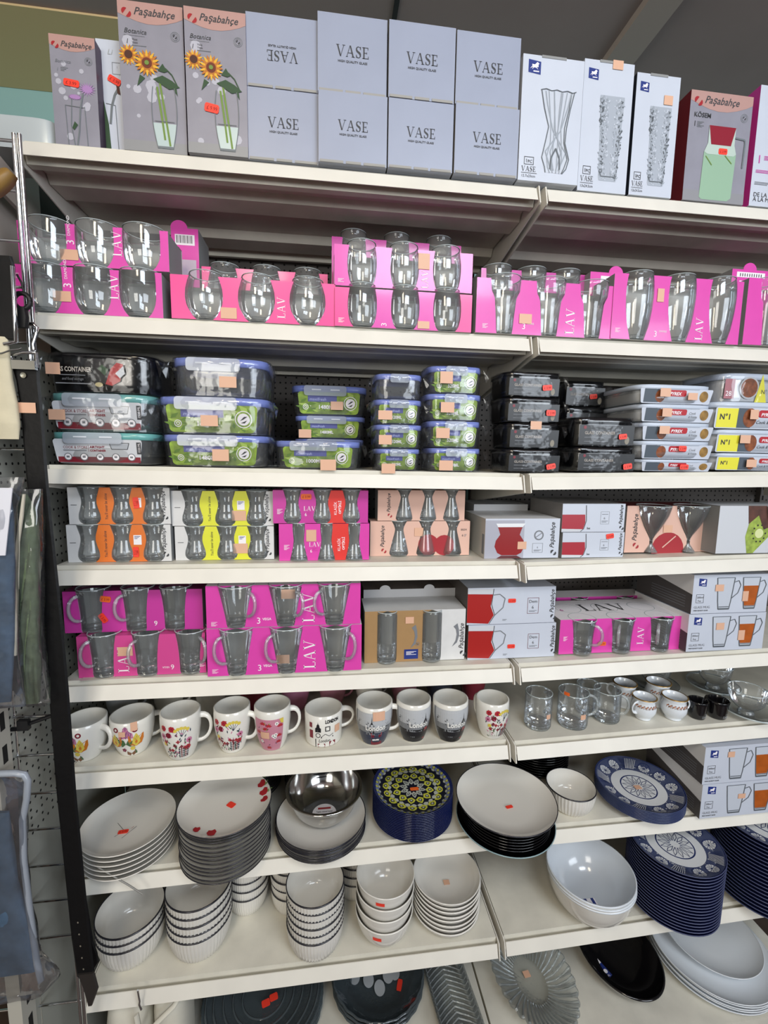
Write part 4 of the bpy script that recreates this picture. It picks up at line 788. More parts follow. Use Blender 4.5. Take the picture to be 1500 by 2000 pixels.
R = FR(4, 1402, 1600, 988, 1082); pack(R, 'goblet', 2, 'pale pack with a kiwi picture at the right photo edge', LGREY, fr=(.56, .86), rg=.032, hs=.98, inset=.02, art=art_kiwi, base=.28, dep=.09, ends=LGREY)

# ---------------------------------------------------------------- mug packs on the fifth shelf
def art_six(F, p, sx):
    F.txt(p, '9', sx(2) + .004, F.h * .12, .016, WP); F.txt(p, 'VEGA', sx(2) + .002, F.h * .2, .006, WP, pi); tinyl(F, p, sx(3) - .008, F.h * .25, .012, 5, WP, .0008, .002)
MAG3 = mat('#d34a92', .38, coat=.2)
R = FR(5, 151, 402, 1240, 1320); pack(R, 'mug', 3, 'lower pink pack of small handled glass cups at the left', MAG3, fr=(.19, .53, .87), rg=.0345, hs=1.04, inset=.5, rows=2, handle=(pi + .7, pi + .95, -.7), texts=((1, 'LAV', .1, .022, hp, WP, True),), art=art_six, topm=MAG3, base=.08, group='pink cup packs, left end', stk=((245, 1272, .030, .020, BEIGE),))
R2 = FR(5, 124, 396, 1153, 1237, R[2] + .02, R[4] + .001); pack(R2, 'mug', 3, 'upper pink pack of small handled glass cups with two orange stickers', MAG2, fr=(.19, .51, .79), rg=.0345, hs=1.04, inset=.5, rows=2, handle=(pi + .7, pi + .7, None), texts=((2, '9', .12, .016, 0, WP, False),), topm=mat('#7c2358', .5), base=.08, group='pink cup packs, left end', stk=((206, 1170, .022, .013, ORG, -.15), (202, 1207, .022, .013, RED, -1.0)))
def art_vega(F, p, sx): F.txt(p, '3', sx(1) - .010, F.h * .08, .020, WP); F.txt(p, 'VEGA', sx(1) + .003, F.h * .16, .0075, WP, bold=.02); tinyl(F, p, sx(0) - .008, F.h * .14, .013, 5, WP, .0008, .002)
R = FR(5, 404, 706, 1224, 1316); pack(R, 'vega', 3, 'lower magenta pack of three tall glass mugs with a white top', MAG, fr=(.185, .505, .825), rg=.0385, hs=.99, inset=.35, handle=(pi + .6, pi + .6, -.6), texts=((2, 'LAV', .08, .026, hp, WP, True),), art=art_vega, topm=WHITEP, base=.12, group='tall glass mug packs', stk=((553, 1287, .028, .02, BEIGE),))
R2 = FR(5, 402, 704, 1128, 1222, R[2], R[4] + .001); pack(R2, 'vega', 3, 'upper magenta pack of three tall glass mugs, tops hidden by the shelf', MAG, fr=(.185, .505, .825), rg=.0385, hs=.99, inset=.35, handle=(-.6, -.75, pi + .6), texts=((2, 'LAV', .08, .026, hp, WP, True),), art=art_vega, topm=WHITEP, base=.12, group='tall glass mug packs', stk=((563, 1160, .030, .021, BEIGE),))
def art_banana(F, p, sx):
    w, h = F.w, F.h
    for x in (.48, .90): F.poly(p, [(w * (x + a), h * b) for a, b in ((-.02, .66), (.02, .72), (.035, .6), (.04, .48), (.02, .34), (-.03, .26), (.005, .38), (.015, .5), (.005, .6))], INKG, 2)
    logo(F, p, w * .985, h * .06, h * .66, INK, INK, hp); F.rect(p, w * .39, h * .05, w * .53, h * .24, NAVY, 2); tinyl(F, p, w * .41, h * .19, w * .1, 4, WP, l=3); seal(F, p, w * .52, h * .34, w * .02)
KR = mat('#a58257', .5, noise=.05)
R = FR(5, 712, 908, 1192, 1292); pack(R, 'tumbler', 2, 'white and brown pack of two straight tumblers with banana shaped holes', KR, fr=(.22, .665), rg=.0245, hs=.98, inset=.35, art=art_banana, topm=WHC, ends=INSW, stripcol={2: WHC}, base=.07, dep=.10, stk=((800, 1211, .020, .016, BEIGE),))
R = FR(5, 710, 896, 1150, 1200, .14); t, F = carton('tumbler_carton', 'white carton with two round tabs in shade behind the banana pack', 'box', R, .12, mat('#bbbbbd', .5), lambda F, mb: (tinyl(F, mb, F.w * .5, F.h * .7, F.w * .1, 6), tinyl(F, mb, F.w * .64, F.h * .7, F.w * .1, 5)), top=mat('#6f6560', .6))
mb = MB()
for c in (.22, .68): mb.poly([(F.w * c + .014 * math.cos(a), -.0005, F.h + .011 * math.sin(a)) for a in [pi * k / 10 for k in range(11)]], mat('#bbbbbd', .5))
mb.build('hanging_tab', t)
DEMR = mat('#a5221f', .35)
def art_dem(F, mb):
    w, h = F.w, F.h; F.poly(mb, [(0, h * .06), (w * .24, h * .02), (w * .30, h * .25), (w * .26, h * .5), (w * .28, h * .82), (0, h * .84)], DEMR, 2); F.rect(mb, 0, h * .84, w * .28, h * .97, LGREY, 2); F.line(mb, [(w * .29, h * .97), (w * .27, h * .55), (w * .31, h * .25), (w * .25, h * .02)], .0014, INK, 3)
    F.line(mb, [(w * .28, h * .80), (w * .36, h * .82), (w * .42, h * .70), (w * .40, h * .45), (w * .31, h * .25)], .0022, INKG, 3); F.frame(mb, w * .68, h * .26, w * .81, h * .7, .001, mat('#6b3038', .5)); F.txt(mb, 'Dem', w * .695, h * .56, h * .12, INK, maxw=w * .1); F.txt(mb, '6', w * .73, h * .4, h * .12, INK); tinyl(F, mb, w * .7, h * .34, w * .09, 2); logo(F, mb, w * .985, h * .08, h * .84, INK, INK, hp); tinyl(F, mb, w * .4, h * .12, w * .05, 2)
R = FR(5, 914, 1084, 1219, 1287); t, F = carton('mug_carton', 'lower white carton with a red tea mug', 'box', R, .2, WHITE, art_dem, mat('#5a5450', .6), group='red tea mug cartons'); sticker(t, F, *uv(R, 998, 1262), .019, .010, RED)
R2 = FR(5, 913, 1084, 1147, 1213, R[2], R[4] + .001); t, F = carton('mug_carton', 'upper white carton with a red tea mug, stacked on its twin', 'box', R2, .2, WHITE, art_dem, mat('#5a5450', .6), group='red tea mug cartons'); sticker(t, F, *uv(R2, 1000, 1173), .019, .010, RED)
def art_lavtop(F, p, sx): tinyl(F, p, sx(0) - .008, F.h * .5, .011, 6, WP, .0008, .002)
R = FR(5, 1093, 1330, 1207, 1275); RL = R; pack(R, 'mug', 3, 'magenta pack of six glass cups with a white top near the right', MAG, fr=(.19, .505, .825), rg=.0345, hs=.98, inset=.3, rows=2, handle=(-.7, pi + .9, pi + .9), texts=((2, 'LAV', .2, .018, hp, WP, True),), art=art_lavtop, topm=WHITEP, base=.14, stk=((1175, 1257, .022, .010, ORG),))
Ft = Face((0, .0, R[4] - R[3]), (R[1] - R[0], 0, 0), (0, .14, 0))
o = [q for q in bpy.data.objects if q.get('label', '').startswith('magenta pack of six')][0]
p = MB(); Ft.txt(p, 'LAV', Ft.w * .3, .055, .05, INK, ser=True); Ft.txt(p, '6', Ft.w * .1, .06, .02, MAG2); p.build('top_lettering', o)
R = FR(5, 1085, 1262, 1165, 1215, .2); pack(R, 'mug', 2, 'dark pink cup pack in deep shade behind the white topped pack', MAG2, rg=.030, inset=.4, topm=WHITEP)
TEAO = mat('#b35a1f', .35, noise=.2, scale=40)
def art_gmug(F, mb):
    w, h = F.w, F.h; emblem(F, mb, w * .07, h * .70, w * .10); F.frame(mb, w * .05, h * .28, w * .15, h * .50, .001, INK); F.txt(mb, '200ml', w * .06, h * .4, h * .07, INK, maxw=w * .08); F.txt(mb, '7oz', w * .07, h * .31, h * .07, INK); F.txt(mb, 'GLASS MUG', w * .03, h * .14, h * .085, INKG, ser=False, maxw=w * .27); F.txt(mb, 'HIGH QUALITY GLASS', w * .03, h * .07, h * .04, INK, bold=.03, maxw=w * .27)
    for u0, fill in ((.42, None), (.76, TEAO)):
        L = [(.07, .1), (.085, .3), (.10, .6), (.115, .92)]
        F.poly(mb, [(w * (u0 + r), h * y) for r, y in L] + [(w * (u0 - r), h * y) for r, y in reversed(L)], CG3, 1)
        if fill: F.poly(mb, [(w * (u0 + r), h * y) for r, y in ((.068, .18), (.085, .35), (.105, .7))] + [(w * (u0 - r), h * y) for r, y in ((.105, .7), (.085, .35), (.068, .18))], fill, 2)
        for s in (-1, 1): F.line(mb, [(w * (u0 + s * r), h * y) for r, y in L], .0022, CG, 3)
        F.rect(mb, w * (u0 - .07), h * .09, w * (u0 + .07), h * .13, CG, 3); F.rect(mb, w * (u0 - .065), h * .155, w * (u0 + .065), h * .175, CG, 3); F.rect(mb, w * (u0 - .115), h * .91, w * (u0 + .115), h * .925, CG, 3)
        F.line(mb, [(w * (u0 + .11), h * .8), (w * (u0 + .17), h * .84), (w * (u0 + .20), h * .72), (w * (u0 + .17), h * .52), (w * (u0 + .09), h * .38)], .0018, CG, 3)
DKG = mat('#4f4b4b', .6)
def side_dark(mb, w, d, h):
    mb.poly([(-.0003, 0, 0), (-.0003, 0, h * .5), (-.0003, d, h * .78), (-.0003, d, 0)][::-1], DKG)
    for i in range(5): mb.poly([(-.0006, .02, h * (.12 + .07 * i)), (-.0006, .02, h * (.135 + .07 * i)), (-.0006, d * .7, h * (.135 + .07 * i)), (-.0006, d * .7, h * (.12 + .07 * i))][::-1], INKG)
def gmug(k, rows, lab, yf=None):
    z = None; y = yf
    for i, (r, s) in enumerate(rows):
        R = FR(k, *r, y, z); y = R[2]; z = R[4] + .001
        t, F = carton('mug_carton', '%s glass mug carton with an amber tea picture, %s' % (('lower', 'upper')[i], lab), 'box', R, .2, WHITE, art_gmug, left=WH2, extra=side_dark, group='glass mug cartons, ' + lab)
        for q in s: sticker(t, F, *uv(R, q[0], q[1]), q[2], q[3], BEIGE)
gmug(5, (((1343, 1492, 1198, 1271), ((1406, 1223, .022, .018), (1447, 1240, .018, .026))), ((1353, 1500, 1122, 1194), ((1405, 1148, .023, .017), (1455, 1164, .016, .026)))), 'below the fourth shelf')
gmug(7, (((1370, 1522, 1527, 1592), ((1448, 1554, .021, .013),)), ((1376, 1525, 1449, 1521), ((1428, 1473, .019, .015),))), 'above the lowest raised shelf')
# ---------------------------------------------------------------- mugs and cups on the sixth shelf
CER = mat('#e6e4dd', .16, coat=.4); CERG = mat('#d8d6cf', .2, coat=.3); BLKC = mat('#0e0d10', .12, coat=.6)
class Wrap(Face):
    """decoration wrapped round a lathe: u along the circumference from the front, v up"""
    def __init__(s, prof, rref, th0=-hp): s.pr = prof; s.rref = rref; s.th = th0; s.h = prof[-1][1]; s.w = 2 * pi * rref
    def rad(s, z):
        for (a, y0), (b, y1) in zip(s.pr, s.pr[1:]):
            if z <= y1: return a + (b - a) * max(0, (z - y0)) / (y1 - y0 or 1)
        return s.pr[-1][0]
    def p(s, u, v, l=1):
        th = s.th + u / s.rref; r = s.rad(v) + .00025 + .00025 * l + 4e-6 * (s.cn % 60); return Vector((r * math.cos(th), r * math.sin(th), v))
    def grid(s, mb, u0, v0, u1, v1, m, l=1, n=10, k=4):
        for i in range(n):
            for j in range(k): s.poly(mb, [(u0 + (u1 - u0) * (i + a) / n, v0 + (v1 - v0) * (j + b) / k) for a, b in ((0, 0), (1, 0), (1, 1), (0, 1))], m, l)
def vessel(k, bx, by, cx, cy, hw, rb):
    """where a round vessel stands: pixel of its nearest base point, of its rim centre and half its rim width"""
    r = .04; P = on(k, bx, by)
    for i in range(8):
        B = P + Vector((0, r * rb, 0)); T = un(cx, cy, 1, B.y); wd = (T - CAM).dot(FW); r = hw * wd / FL / math.sqrt(1 + ((cx - 750) / FL) ** 2)
    X = T.x; z0 = deck(k, X); return X, B.y, z0 + .0003, r, T.z - z0
PM = {'barrel': [(.60, 0), (.64, .03), (.78, .18), (.92, .42), (.99, .66), (1, .85), (.985, 1)], 'cyl': [(.86, 0), (.93, .02), (.96, .06), (.98, .5), (1, 1)], 'cupw': [(.50, 0), (.60, .02), (.62, .05), (.56, .08), (.80, .2), (.97, .4), (.98, .56), (.86, .76), (.84, .86), (.98, 1)], 'blk': [(.76, 0), (.80, .03), (.86, .3), (.93, .8), (1, 1)]}
def mug(label, V, kind, hang, deco=None, m=None, inner=None, hsc=(.62, .0030, .24, .84), cat='mug', group=None, rim=None, rings=()):
    X, Y, z0, r, h = V; t = thing('mug', label, cat, (X, Y, z0), group); m = m or CER; pr = [(a * r, b * h) for a, b in PM[kind]]
    mb = MB(); mb.lathe([(0, .002), (pr[0][0] * .8, .002), (pr[0][0] * .95, 0)] + pr + [(pr[-1][0] - .0008, h + .0008), (pr[-1][0] - .0026, h + .0006)], m, 40)
    inn = [(max(.001, a - .0034), b) for a, b in pr if b > .05 * h]; mb.lathe([(0, .006)] + [(inn[0][0] * .8, .006)] + inn[1:-1] + [(pr[-1][0] - .0026, h + .0006)], inner or m, 40); mb.build('mug_body', t)
    if hang is not None:
        hr, th, zb, zt = hsc; hm = handle_mesh(r * hr, h * .03, Wrap(pr, r).rad(zb * h), Wrap(pr, r).rad(zt * h), zb * h, zt * h, lambda q: th * (1.25 - .5 * math.sin(pi * q)), m, flat=1.6, seg=10, square=0); o = hm.build('handle', t); o.rotation_euler[2] = hang
    if rim: mb = MB(); mb.lathe([(pr[-1][0] + .0004, h - .0008), (pr[-1][0] + .0002, h + .001), (pr[-1][0] - .003, h + .001)], rim, 40); mb.build('rim_band', t)
    F = Wrap(pr, r)
    if deco: p = MB(); deco(F, p); p.build('printed_pattern', t)
    return t, F, V
C_ = {k: mat(v, .3) for k, v in dict(r='#b0303a', dr='#7a1f30', p='#c77fa0', y='#d9c455', g='#4c6b46', o='#c9772b', n='#3c4254', br='#7a5338', lg='#8fae6a', k='#222226', gr='#85888c', lgr='#b9bcc0', w='#efeeea', pk='#c58598', vi='#8c5a80').items()}
def leafp(F, p, u, v, L, a, m, l=1, w=.3): ca, sa = math.cos(a), math.sin(a); F.poly(p, [(u + L * (x * ca - y * sa), v + L * (x * sa + y * ca)) for x, y in ((0, 0), (.3, w * .5), (.65, w * .4), (1, 0), (.65, -w * .4), (.3, -w * .5))], m, l)
def fl(F, p, u, v, s, m, c, n=6, l=1):
    for i in range(n): a = 2 * pi * i / n; F.disc(p, u + s * .55 * math.cos(a), v + s * .55 * math.sin(a), s * .36, m, l, 7)
    F.disc(p, u, v, s * .3, c, l + 1, 7)
def d_meadow(sd, off=0):
    def d(F, p):
        rn = random.Random(sd); s = F.h * .01
        for u, v, q in ((-.026, .80, 'r'), (-.006, .80, 'r'), (-.014, .66, 'dr'), (-.028, .62, 'p'), (.03, .5, 'p'), (.028, .34, 'r')): fl(F, p, u + off, F.h * v, .0078, C_[q], C_['dr'], 7)
        for i in range(9): F.disc(p, -.006 + off + rn.uniform(-.006, .006), F.h * .8 + rn.uniform(-.006, .006), .0012, C_['r'], 3, 6)
        for i in range(5): a = hp + (i - 2) * .35; F.line(p, [(.014 + off, F.h * .62), (.014 + off + .02 * math.cos(a), F.h * .62 + .02 * math.sin(a))], .0011, C_['n'], 1); F.disc(p, .014 + off + .02 * math.cos(a), F.h * .62 + .02 * math.sin(a), .0042, C_['y'], 2, 6)
        for i in range(7): u = -.022 + .007 * i + off; v = F.h * rn.uniform(.30, .52); F.line(p, [(u, F.h * .12), (u, v)], .0010, C_['g'], 1); fl(F, p, u, v, .0050, C_['dr' if i % 2 else 'r'], C_['dr'], 4, 2)
        for i in range(46): leafp(F, p, off + rn.uniform(-.034, .034), F.h * rn.uniform(.10, .70), .0085, rn.uniform(.5, 2.8), C_[rn.choice(['n', 'g', 'n', 'p', 'dr'])], 1)
        for i in range(5):
            u = .008 + .005 * i + off
            for j in range(5): F.disc(p, u, F.h * (.12 + .05 * j), .0021, C_['dr' if i % 2 else 'n'], 2, 6)
        fl(F, p, -.024 + off, F.h * .45, .006, C_['y'], C_['y'], 5)
    return d
def d_pink(F, p):
    F.grid(p, -.042, .0025, .030, F.h * .84, C_['pk'], 0, 14, 10); rn = random.Random(9)
    for u, v in ((-.018, .72), (-.004, .68), (-.012, .6), (.022, .66), (.020, .42), (-.006, .1), (.02, .25), (-.03, .5)):
        for i in range(5): a = pi * (i + .5) / 5; leafp(F, p, u, F.h * v, .0085, a, C_['r'], 2, .4)
    for u, v in ((.014, .74), (.006, .45), (.010, .41), (.012, .47), (-.024, .3)): fl(F, p, u, F.h * v, .005, C_['w'], C_['k'], 6, 3)
    F.poly(p, [(.020, F.h * .84), (.030, F.h * .84), (.030, F.h * .72), (.024, F.h * .74)], C_['y'], 3)
    for i in range(14): u, v = rn.uniform(-.03, .026), F.h * rn.uniform(.08, .78); leafp(F, p, u, v, .006, rn.uniform(.6, 2.6), C_[rn.choice(['n', 'n', 'lg'])], 2)
def d_tulip(off):
    def d(F, p):
        for u, q in ((-.026, 'o'), (.02, 'o')):
            for a in (1.1, 1.57, 2.05): leafp(F, p, u + off, F.h * .34, .034, a, C_['o' if a != 1.57 else 'y'], 2 + (a == 1.57), .5)
        for i in range(7): leafp(F, p, -.016 + .005 * i + off, F.h * .60, .030, .8 + .26 * i, C_['vi' if i % 2 else 'p'], 1, .5)
        for a in (-.2, .1, .35, .6, 2.4, 2.6, 2.9, 3.3): leafp(F, p, off - .002, F.h * .44, .030, a, C_['g'], 1, .35)
        F.disc(p, .018 + off, F.h * .82, .006, C_['dr'], 1, 12, r0=.5); F.disc(p, -.022 + off, F.h * .84, .006, C_['dr'], 1, 12, r0=.5); F.disc(p, .012 + off, F.h * .30, .0055, C_['y'], 3)
        fl(F, p, -.008 + off, F.h * .26, .006, C_['dr'], C_['vi'], 5, 2)
        for sg in (-1, 1): F.poly(p, [(.008 + off, F.h * .12), (.008 + off + sg * .010, F.h * .22), (.008 + off + sg * .012, F.h * .1), (.008 + off + sg * .004, F.h * .04)], C_['br'], 2)
        leafp(F, p, .022 + off, F.h * .08, .016, 1.9, C_['g'], 2)
    return d
def d_london(F, p):
    h = F.h; F.txt(p, 'LONDON', .004, h * .80, .012, C_['k'], bold=.05, maxw=.034); F.txt(p, 'London', -.012, h * .20, .011, C_['k'], shear=.3, maxw=.028)
    for u, v, s in ((-.013, .62, 1),): F.poly(p, [(u + a * s, h * v + b * s) for a, b in ((-.007, -.008), (.007, -.008), (.007, .002), (.004, .004), (.003, .010), (.0006, .013), (0, .018), (-.0006, .013), (-.003, .010), (-.004, .004), (-.007, .002))], C_['k'], 1)
    F.disc(p, -.013, h * .42, .006, C_['k'], 1, 16, r0=.75); F.line(p, [(-.006, h * .36), (.004, h * .46), (.014, h * .38), (.024, h * .44)], .0012, C_['k'], 1); F.rect(p, -.006, h * .33, .024, h * .37, C_['k'], 1)
    for a, b, c, d in ((-.036, .30, -.026, .56), (-.036, .64, -.028, .80), (.014, .04, .03, .2)): F.rect(p, a, h * b, b * 0 + c, h * d, C_['dr'], 1)
    F.rect(p, -.014, h * .03, .004, h * .15, C_['dr'], 1); F.rect(p, -.012, h * .09, .002, h * .12, C_['w'], 2); F.frame(p, .004, h * .54, .016, h * .7, .002, C_['k'], 1); F.rect(p, -.020, h * .04, -.018, h * .3, C_['k'], 1)
def d_photo(bus):
    def d(F, p):
        h = F.h; F.grid(p, -.058, h * .05, .052, h * .90, C_['gr'], 0, 20, 12); F.grid(p, -.050, h * .55, .046, h * .90, C_['lgr'], 1, 18, 5); F.grid(p, -.050, h * .03, .048, h * .40, C_['k'] if not bus else C_['n'], 1, 16, 6); rn = random.Random(3)
        for i in range(70): u = rn.uniform(-.050, .044); F.rect(p, u, h * .34, u + rn.uniform(.0012, .004), h * rn.uniform(.42, .72), C_[rn.choice(['gr', 'k', 'gr'])], 1)
        F.poly(p, [(-.016, h * .4), (-.004, h * .4), (-.005, h * .6), (-.009, h * .68), (-.010, h * .84), (-.011, h * .68), (-.015, h * .6)] if bus else [(.018, h * .4), (.03, h * .4), (.029, h * .6), (.025, h * .68), (.024, h * .82), (.023, h * .68), (.019, h * .6)], C_['k'], 2)
        F.txt(p, 'London', -.026 if bus else -.018, h * .47, .019, C_['w'], bold=.03, l=4, maxw=.05)
        if bus: F.rect(p, -.012, h * .12, .016, h * .40, C_['r'], 3); F.rect(p, -.009, h * .27, .013, h * .35, C_['dr'], 4); F.rect(p, -.009, h * .18, .010, h * .22, C_['w'], 4); F.grid(p, -.014, h * .03, .022, h * .12, C_['dr'], 2, 6, 2)
        else: F.rect(p, .024, h * .1, .034, h * .42, C_['r'], 3)
    return d
MUGS = [
 ('white mug with orange tulips, leftmost, cut off by the black belt', (165, 1489, 166, 1402, 46), 'barrel', -.35, d_tulip(-.012), None),
 ('white mug with a large purple tulip, second from the left', (252, 1478, 258, 1393, 45), 'barrel', .45, d_tulip(.004), ((240, 1432, .014, .012), (262, 1418, .013, .02))),
 ('white mug with red meadow flowers, third from the left, biggest handle', (350, 1486, 352, 1386, 41), 'barrel', .12, d_meadow(1), None),
 ('white mug with red meadow flowers beside the pink mug', (440, 1473, 453, 1377, 36.5), 'barrel', -.25, d_meadow(2, -.004), None),
 ('dusty pink flowered mug', (525, 1468, 532, 1374, 36), 'barrel', .12, d_pink, ((517, 1436, .021, .017),)),
 ('straight white mug printed with black and red city sketches', (621, 1461, 632, 1381, 37), 'cyl', .25, d_london, ((661, 1424, .014, .018),)),
 ('grey photo mug with a red bus', (723, 1457, 731, 1367, 36), 'barrel', -.1, d_photo(True), ((740, 1397, .028, .022),)),
 ('grey city photo mug, left of its look-alike, no handle showing', (808, 1451, 808, 1362, 34), 'barrel', 1.9, d_photo(False), None),
 ('grey city photo mug with its handle turned to the back right', (882, 1451, 880, 1362, 35), 'barrel', .9, d_photo(False), None),
 ('white flowered mug at the join, rightmost of the printed mugs', (957, 1445, 962, 1362, 33), 'barrel', 2.0, d_meadow(5, .004), None)]
for lb, v, kd, ha, dc, st in MUGS:
    V = vessel(6, *v, .62 if kd == 'barrel' else .9); t, F, V = mug(lb, V, kd, ha, dc, hsc=(.62 if kd == 'barrel' else .72, .0036, .26, .84), group=None)
    for s in (st or ()): # little price label wrapped on the wall
        P = un(s[0], s[1], 1, V[1] - V[3] * .9); G = Wrap(F.pr, F.rref); u = (P.x - V[0]); 
        p = MB(); G.grid(p, u - s[2] / 2, P.z - V[2] - s[3] / 2, u + s[2] / 2, P.z - V[2] + s[3] / 2, BEIGE, 8, 4, 1); p.build('price_sticker', t)
rn = random.Random(12)
for i, (x, hgt, m, hd) in enumerate(((-.01, .088, C_['lgr'], .3), (.10, .088, CERG, .2), (.21, .088, CERG, 1), (.32, .086, C_['dr'], 2), (.43, .088, C_['p'], 2), (.53, .086, C_['pk'], 0), (.63, .088, CERG, .3), (.73, .088, C_['pk'], 2), (.83, .088, C_['n'], 2), (.93, .088, C_['dr'], 2))):
    lb = ('grey', 'white', 'white', 'dark red', 'pale pink', 'dusty pink', 'white', 'dusty pink', 'dark navy', 'dark red')[i] + ' mug in the shaded back row behind ' + ('the leftmost tulip mug', 'the purple tulip mug', 'the big handled meadow mug', 'the meadow mug beside the pink one', 'the dusty pink flowered mug', 'the city sketch mug', 'the red bus mug', 'the left city photo mug', 'the right city photo mug', 'the flowered mug at the join')[i]
    mug(lb, (x + .04, .205 + .01 * (i % 2), deck(6, x + .04) + .0003, .039, hgt), 'barrel', hd, None, m=m, inner=CERG)
def gcup(label, v, hang, kind='tumbler', rb=.95, hk=True, stk=None, hr=.6, top=1.0, base=.07):
    X, Y, z0, r, h = vessel(6, *v, rb); t = thing('glass_cup', label, 'glass cup', (X, Y, z0)); me = glass_mesh(kind, r, h * top, base); place(me, 'glass_bowl', t, (0, 0, 0))
    if hk:
        hm = handle_mesh(r * hr, 0, r * .97, r * .99, h * .25, h * .86, .0036, GLASSB); o = hm.build('handle', t); o.rotation_euler[2] = hang
    for s in (stk or ()):
        G = Wrap([(r, 0), (r, h)], r); P = un(s[0], s[1], 1, Y - r * .9); p = MB(); u = P.x - X; G.grid(p, u - s[2] / 2, P.z - z0 - s[3] / 2, u + s[2] / 2, P.z - z0 + s[3] / 2, s[4] if len(s) > 4 else BEIGE, 8, 3, 1); p.build('price_sticker', t)
    return t, (X, Y, z0, r, h)
gcup('clear straight glass mug, first right of the join', (1048, 1431, 1053, 1351, 27), .6, stk=((1070, 1399, .012, .012),), base=.12)
gcup('clear glass mug with a big handle and orange sticker, second right of the join', (1112, 1430, 1121, 1349, 31), -.1, stk=((1137, 1399, .014, .013), (1109, 1360, .014, .009, ORG)), hr=.8, base=.04)
gcup('clear glass mug beside the gold rimmed cups', (1190, 1417, 1187, 1346, 28), -.5, base=.1)
gcup('clear glass mug in shade behind the second one', (1165, 1400, 1150, 1335, 24), 1.5, base=.1)
GOLD = mat('#b08d55', .25, metal=.7)
def d_gold(F, p):
    rn = random.Random(8)
    for i in range(26): u = -.04 + i * .0031; fl(F, p, u, F.h * (.70 + .035 * math.sin(i * 2.1)), .0024, C_['br'] if i % 3 else C_['o'], C_['dr'], 4, 1); leafp(F, p, u, F.h * .67, .004, rn.uniform(-2.5, -.6), C_['br'], 1)
WP2 = mat('#dfe4ea', .14, coat=.5)
for lb, v, ha in (('small white gold rimmed cup with its handle at the left', (1262, 1409, 1259, 1360, 26), pi + .25), ('small white gold rimmed cup with its handle at the right', (1325, 1409, 1318, 1359, 28), -.05), ('gold rimmed cup in the second row behind the left one', (1225, 1385, 1221, 1333, 25), 2.4), ('gold rimmed cup in the second row behind the right one', (1290, 1383, 1286, 1331, 27), .3)):
    mug(lb, vessel(6, *v, .55), 'cupw', ha, d_gold, m=WP2, hsc=(.55, .0026, .36, .82), rim=GOLD, cat='cup')
def d_blk(F, p): F.txt(p, 'COFFEE', -.004, F.h * .12, .009, C_['gr'], bold=.03, maxw=.02); F.txt(p, 'cup', .004, F.h * .32, .007, C_['gr'])
for lb, v in (('small black cup, left of the pair', (1371, 1407, 1364, 1367, 21.5)), ('small black cup, right of the pair', (1410, 1407, 1403, 1366, 24))): mug(lb, vessel(6, *v, .75), 'blk', 1.6, d_blk, m=BLKC, cat='cup')
V = vessel(6, 1371, 1407, 1364, 1367, 21.5, .75)
PROF['bowlcup'] = [(.42, 0), (.45, .04), (.30, .12), (.32, .18), (.62, .30), (.84, .5), (.95, .75), (1, 1)]
def saucer(label, c, r, m=GLASSD, lift=0):
    t = thing('saucer', label, 'saucer', (c[0], c[1], c[2])); mb = MB(); mb.lathe([(0, .003), (r * .5, .003), (r * .6, .006), (r * .9, .013), (r, .016), (r * 1.0, .0185), (r * .9, .0155), (r * .6, .009), (r * .5, .0055), (0, .0055)], m, 44)
    mb.lathe([(r * 1.002, .0155), (r * 1.004, .018), (r * .995, .019)], RIMG, 44); mb.build('saucer_dish', t); return t
X, Y, z0, r, h = vessel(6, 1448, 1405, 1462, 1346, 43, .4)
saucer('clear glass saucer under the stemmed glass cup', (X + .012, Y, deck(6, X) + .0002), .070)
t = thing('glass_cup', 'footed clear glass cup on a saucer near the right edge', 'glass cup', (X, Y, deck(6, X) + .0062)); place(glass_mesh('bowlcup', r, h - .006, .2), 'glass_bowl', t, (0, 0, 0)); hm = handle_mesh(r * .5, 0, r * .75, r * .95, h * .35, h * .85, .0035, GLASSB); o = hm.build('handle', t); o.rotation_euler[2] = -.1
for i, (x, y, l) in enumerate(((1.53, .20, 'behind the black cups'), (1.70, .17, 'behind the footed cup'))):
    saucer('clear glass saucer in shade ' + l, (x, y, deck(6, x) + .0002), .068)
    t = thing('glass_cup', 'footed clear glass cup in shade ' + l, 'glass cup', (x, y, deck(6, x) + .0062)); place(glass_mesh('bowlcup', .045, .07, .2), 'glass_bowl', t, (0, 0, 0))

# ---------------------------------------------------------------- plates on the seventh shelf
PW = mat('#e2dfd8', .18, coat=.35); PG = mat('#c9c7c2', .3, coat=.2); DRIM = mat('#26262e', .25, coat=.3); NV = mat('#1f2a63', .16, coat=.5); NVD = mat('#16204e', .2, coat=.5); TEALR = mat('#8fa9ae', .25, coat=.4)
def plate_mesh(r, h, face, under, rimm, flute=0, sx=1, sy=1, well=.62, rt=.0022, seg=64, coupe=True):
    """returns MB parts: body, rim band"""
    md = (lambda t, z, rr: 1 + .012 * math.cos(flute * t) * (1 if z > h * .25 else 0)) if flute else None
    mb = MB(); mb.lathe([(0, .0015), (r * well * .9, .0015), (r * well, 0), (r * well * 1.04, .002), (r * .86, h * .45), (r * .985, h * .93)], under, seg, mod=md, sx=sx, sy=sy)
    mb.lathe([(r * .99, h * .99), (r * .93, h * .78), (r * .80, h * .42), (r * well, h * .22 + .002), (0, h * .18 + .002)], face, seg, sx=sx, sy=sy)
    rb = MB(); rb.lathe([(r * .98, h * .90), (r, h * .93), (r * 1.002, h), (r * .99, h + .0008), (r * .985, h * .98)], rimm, seg, sx=sx, sy=sy); return mb, rb
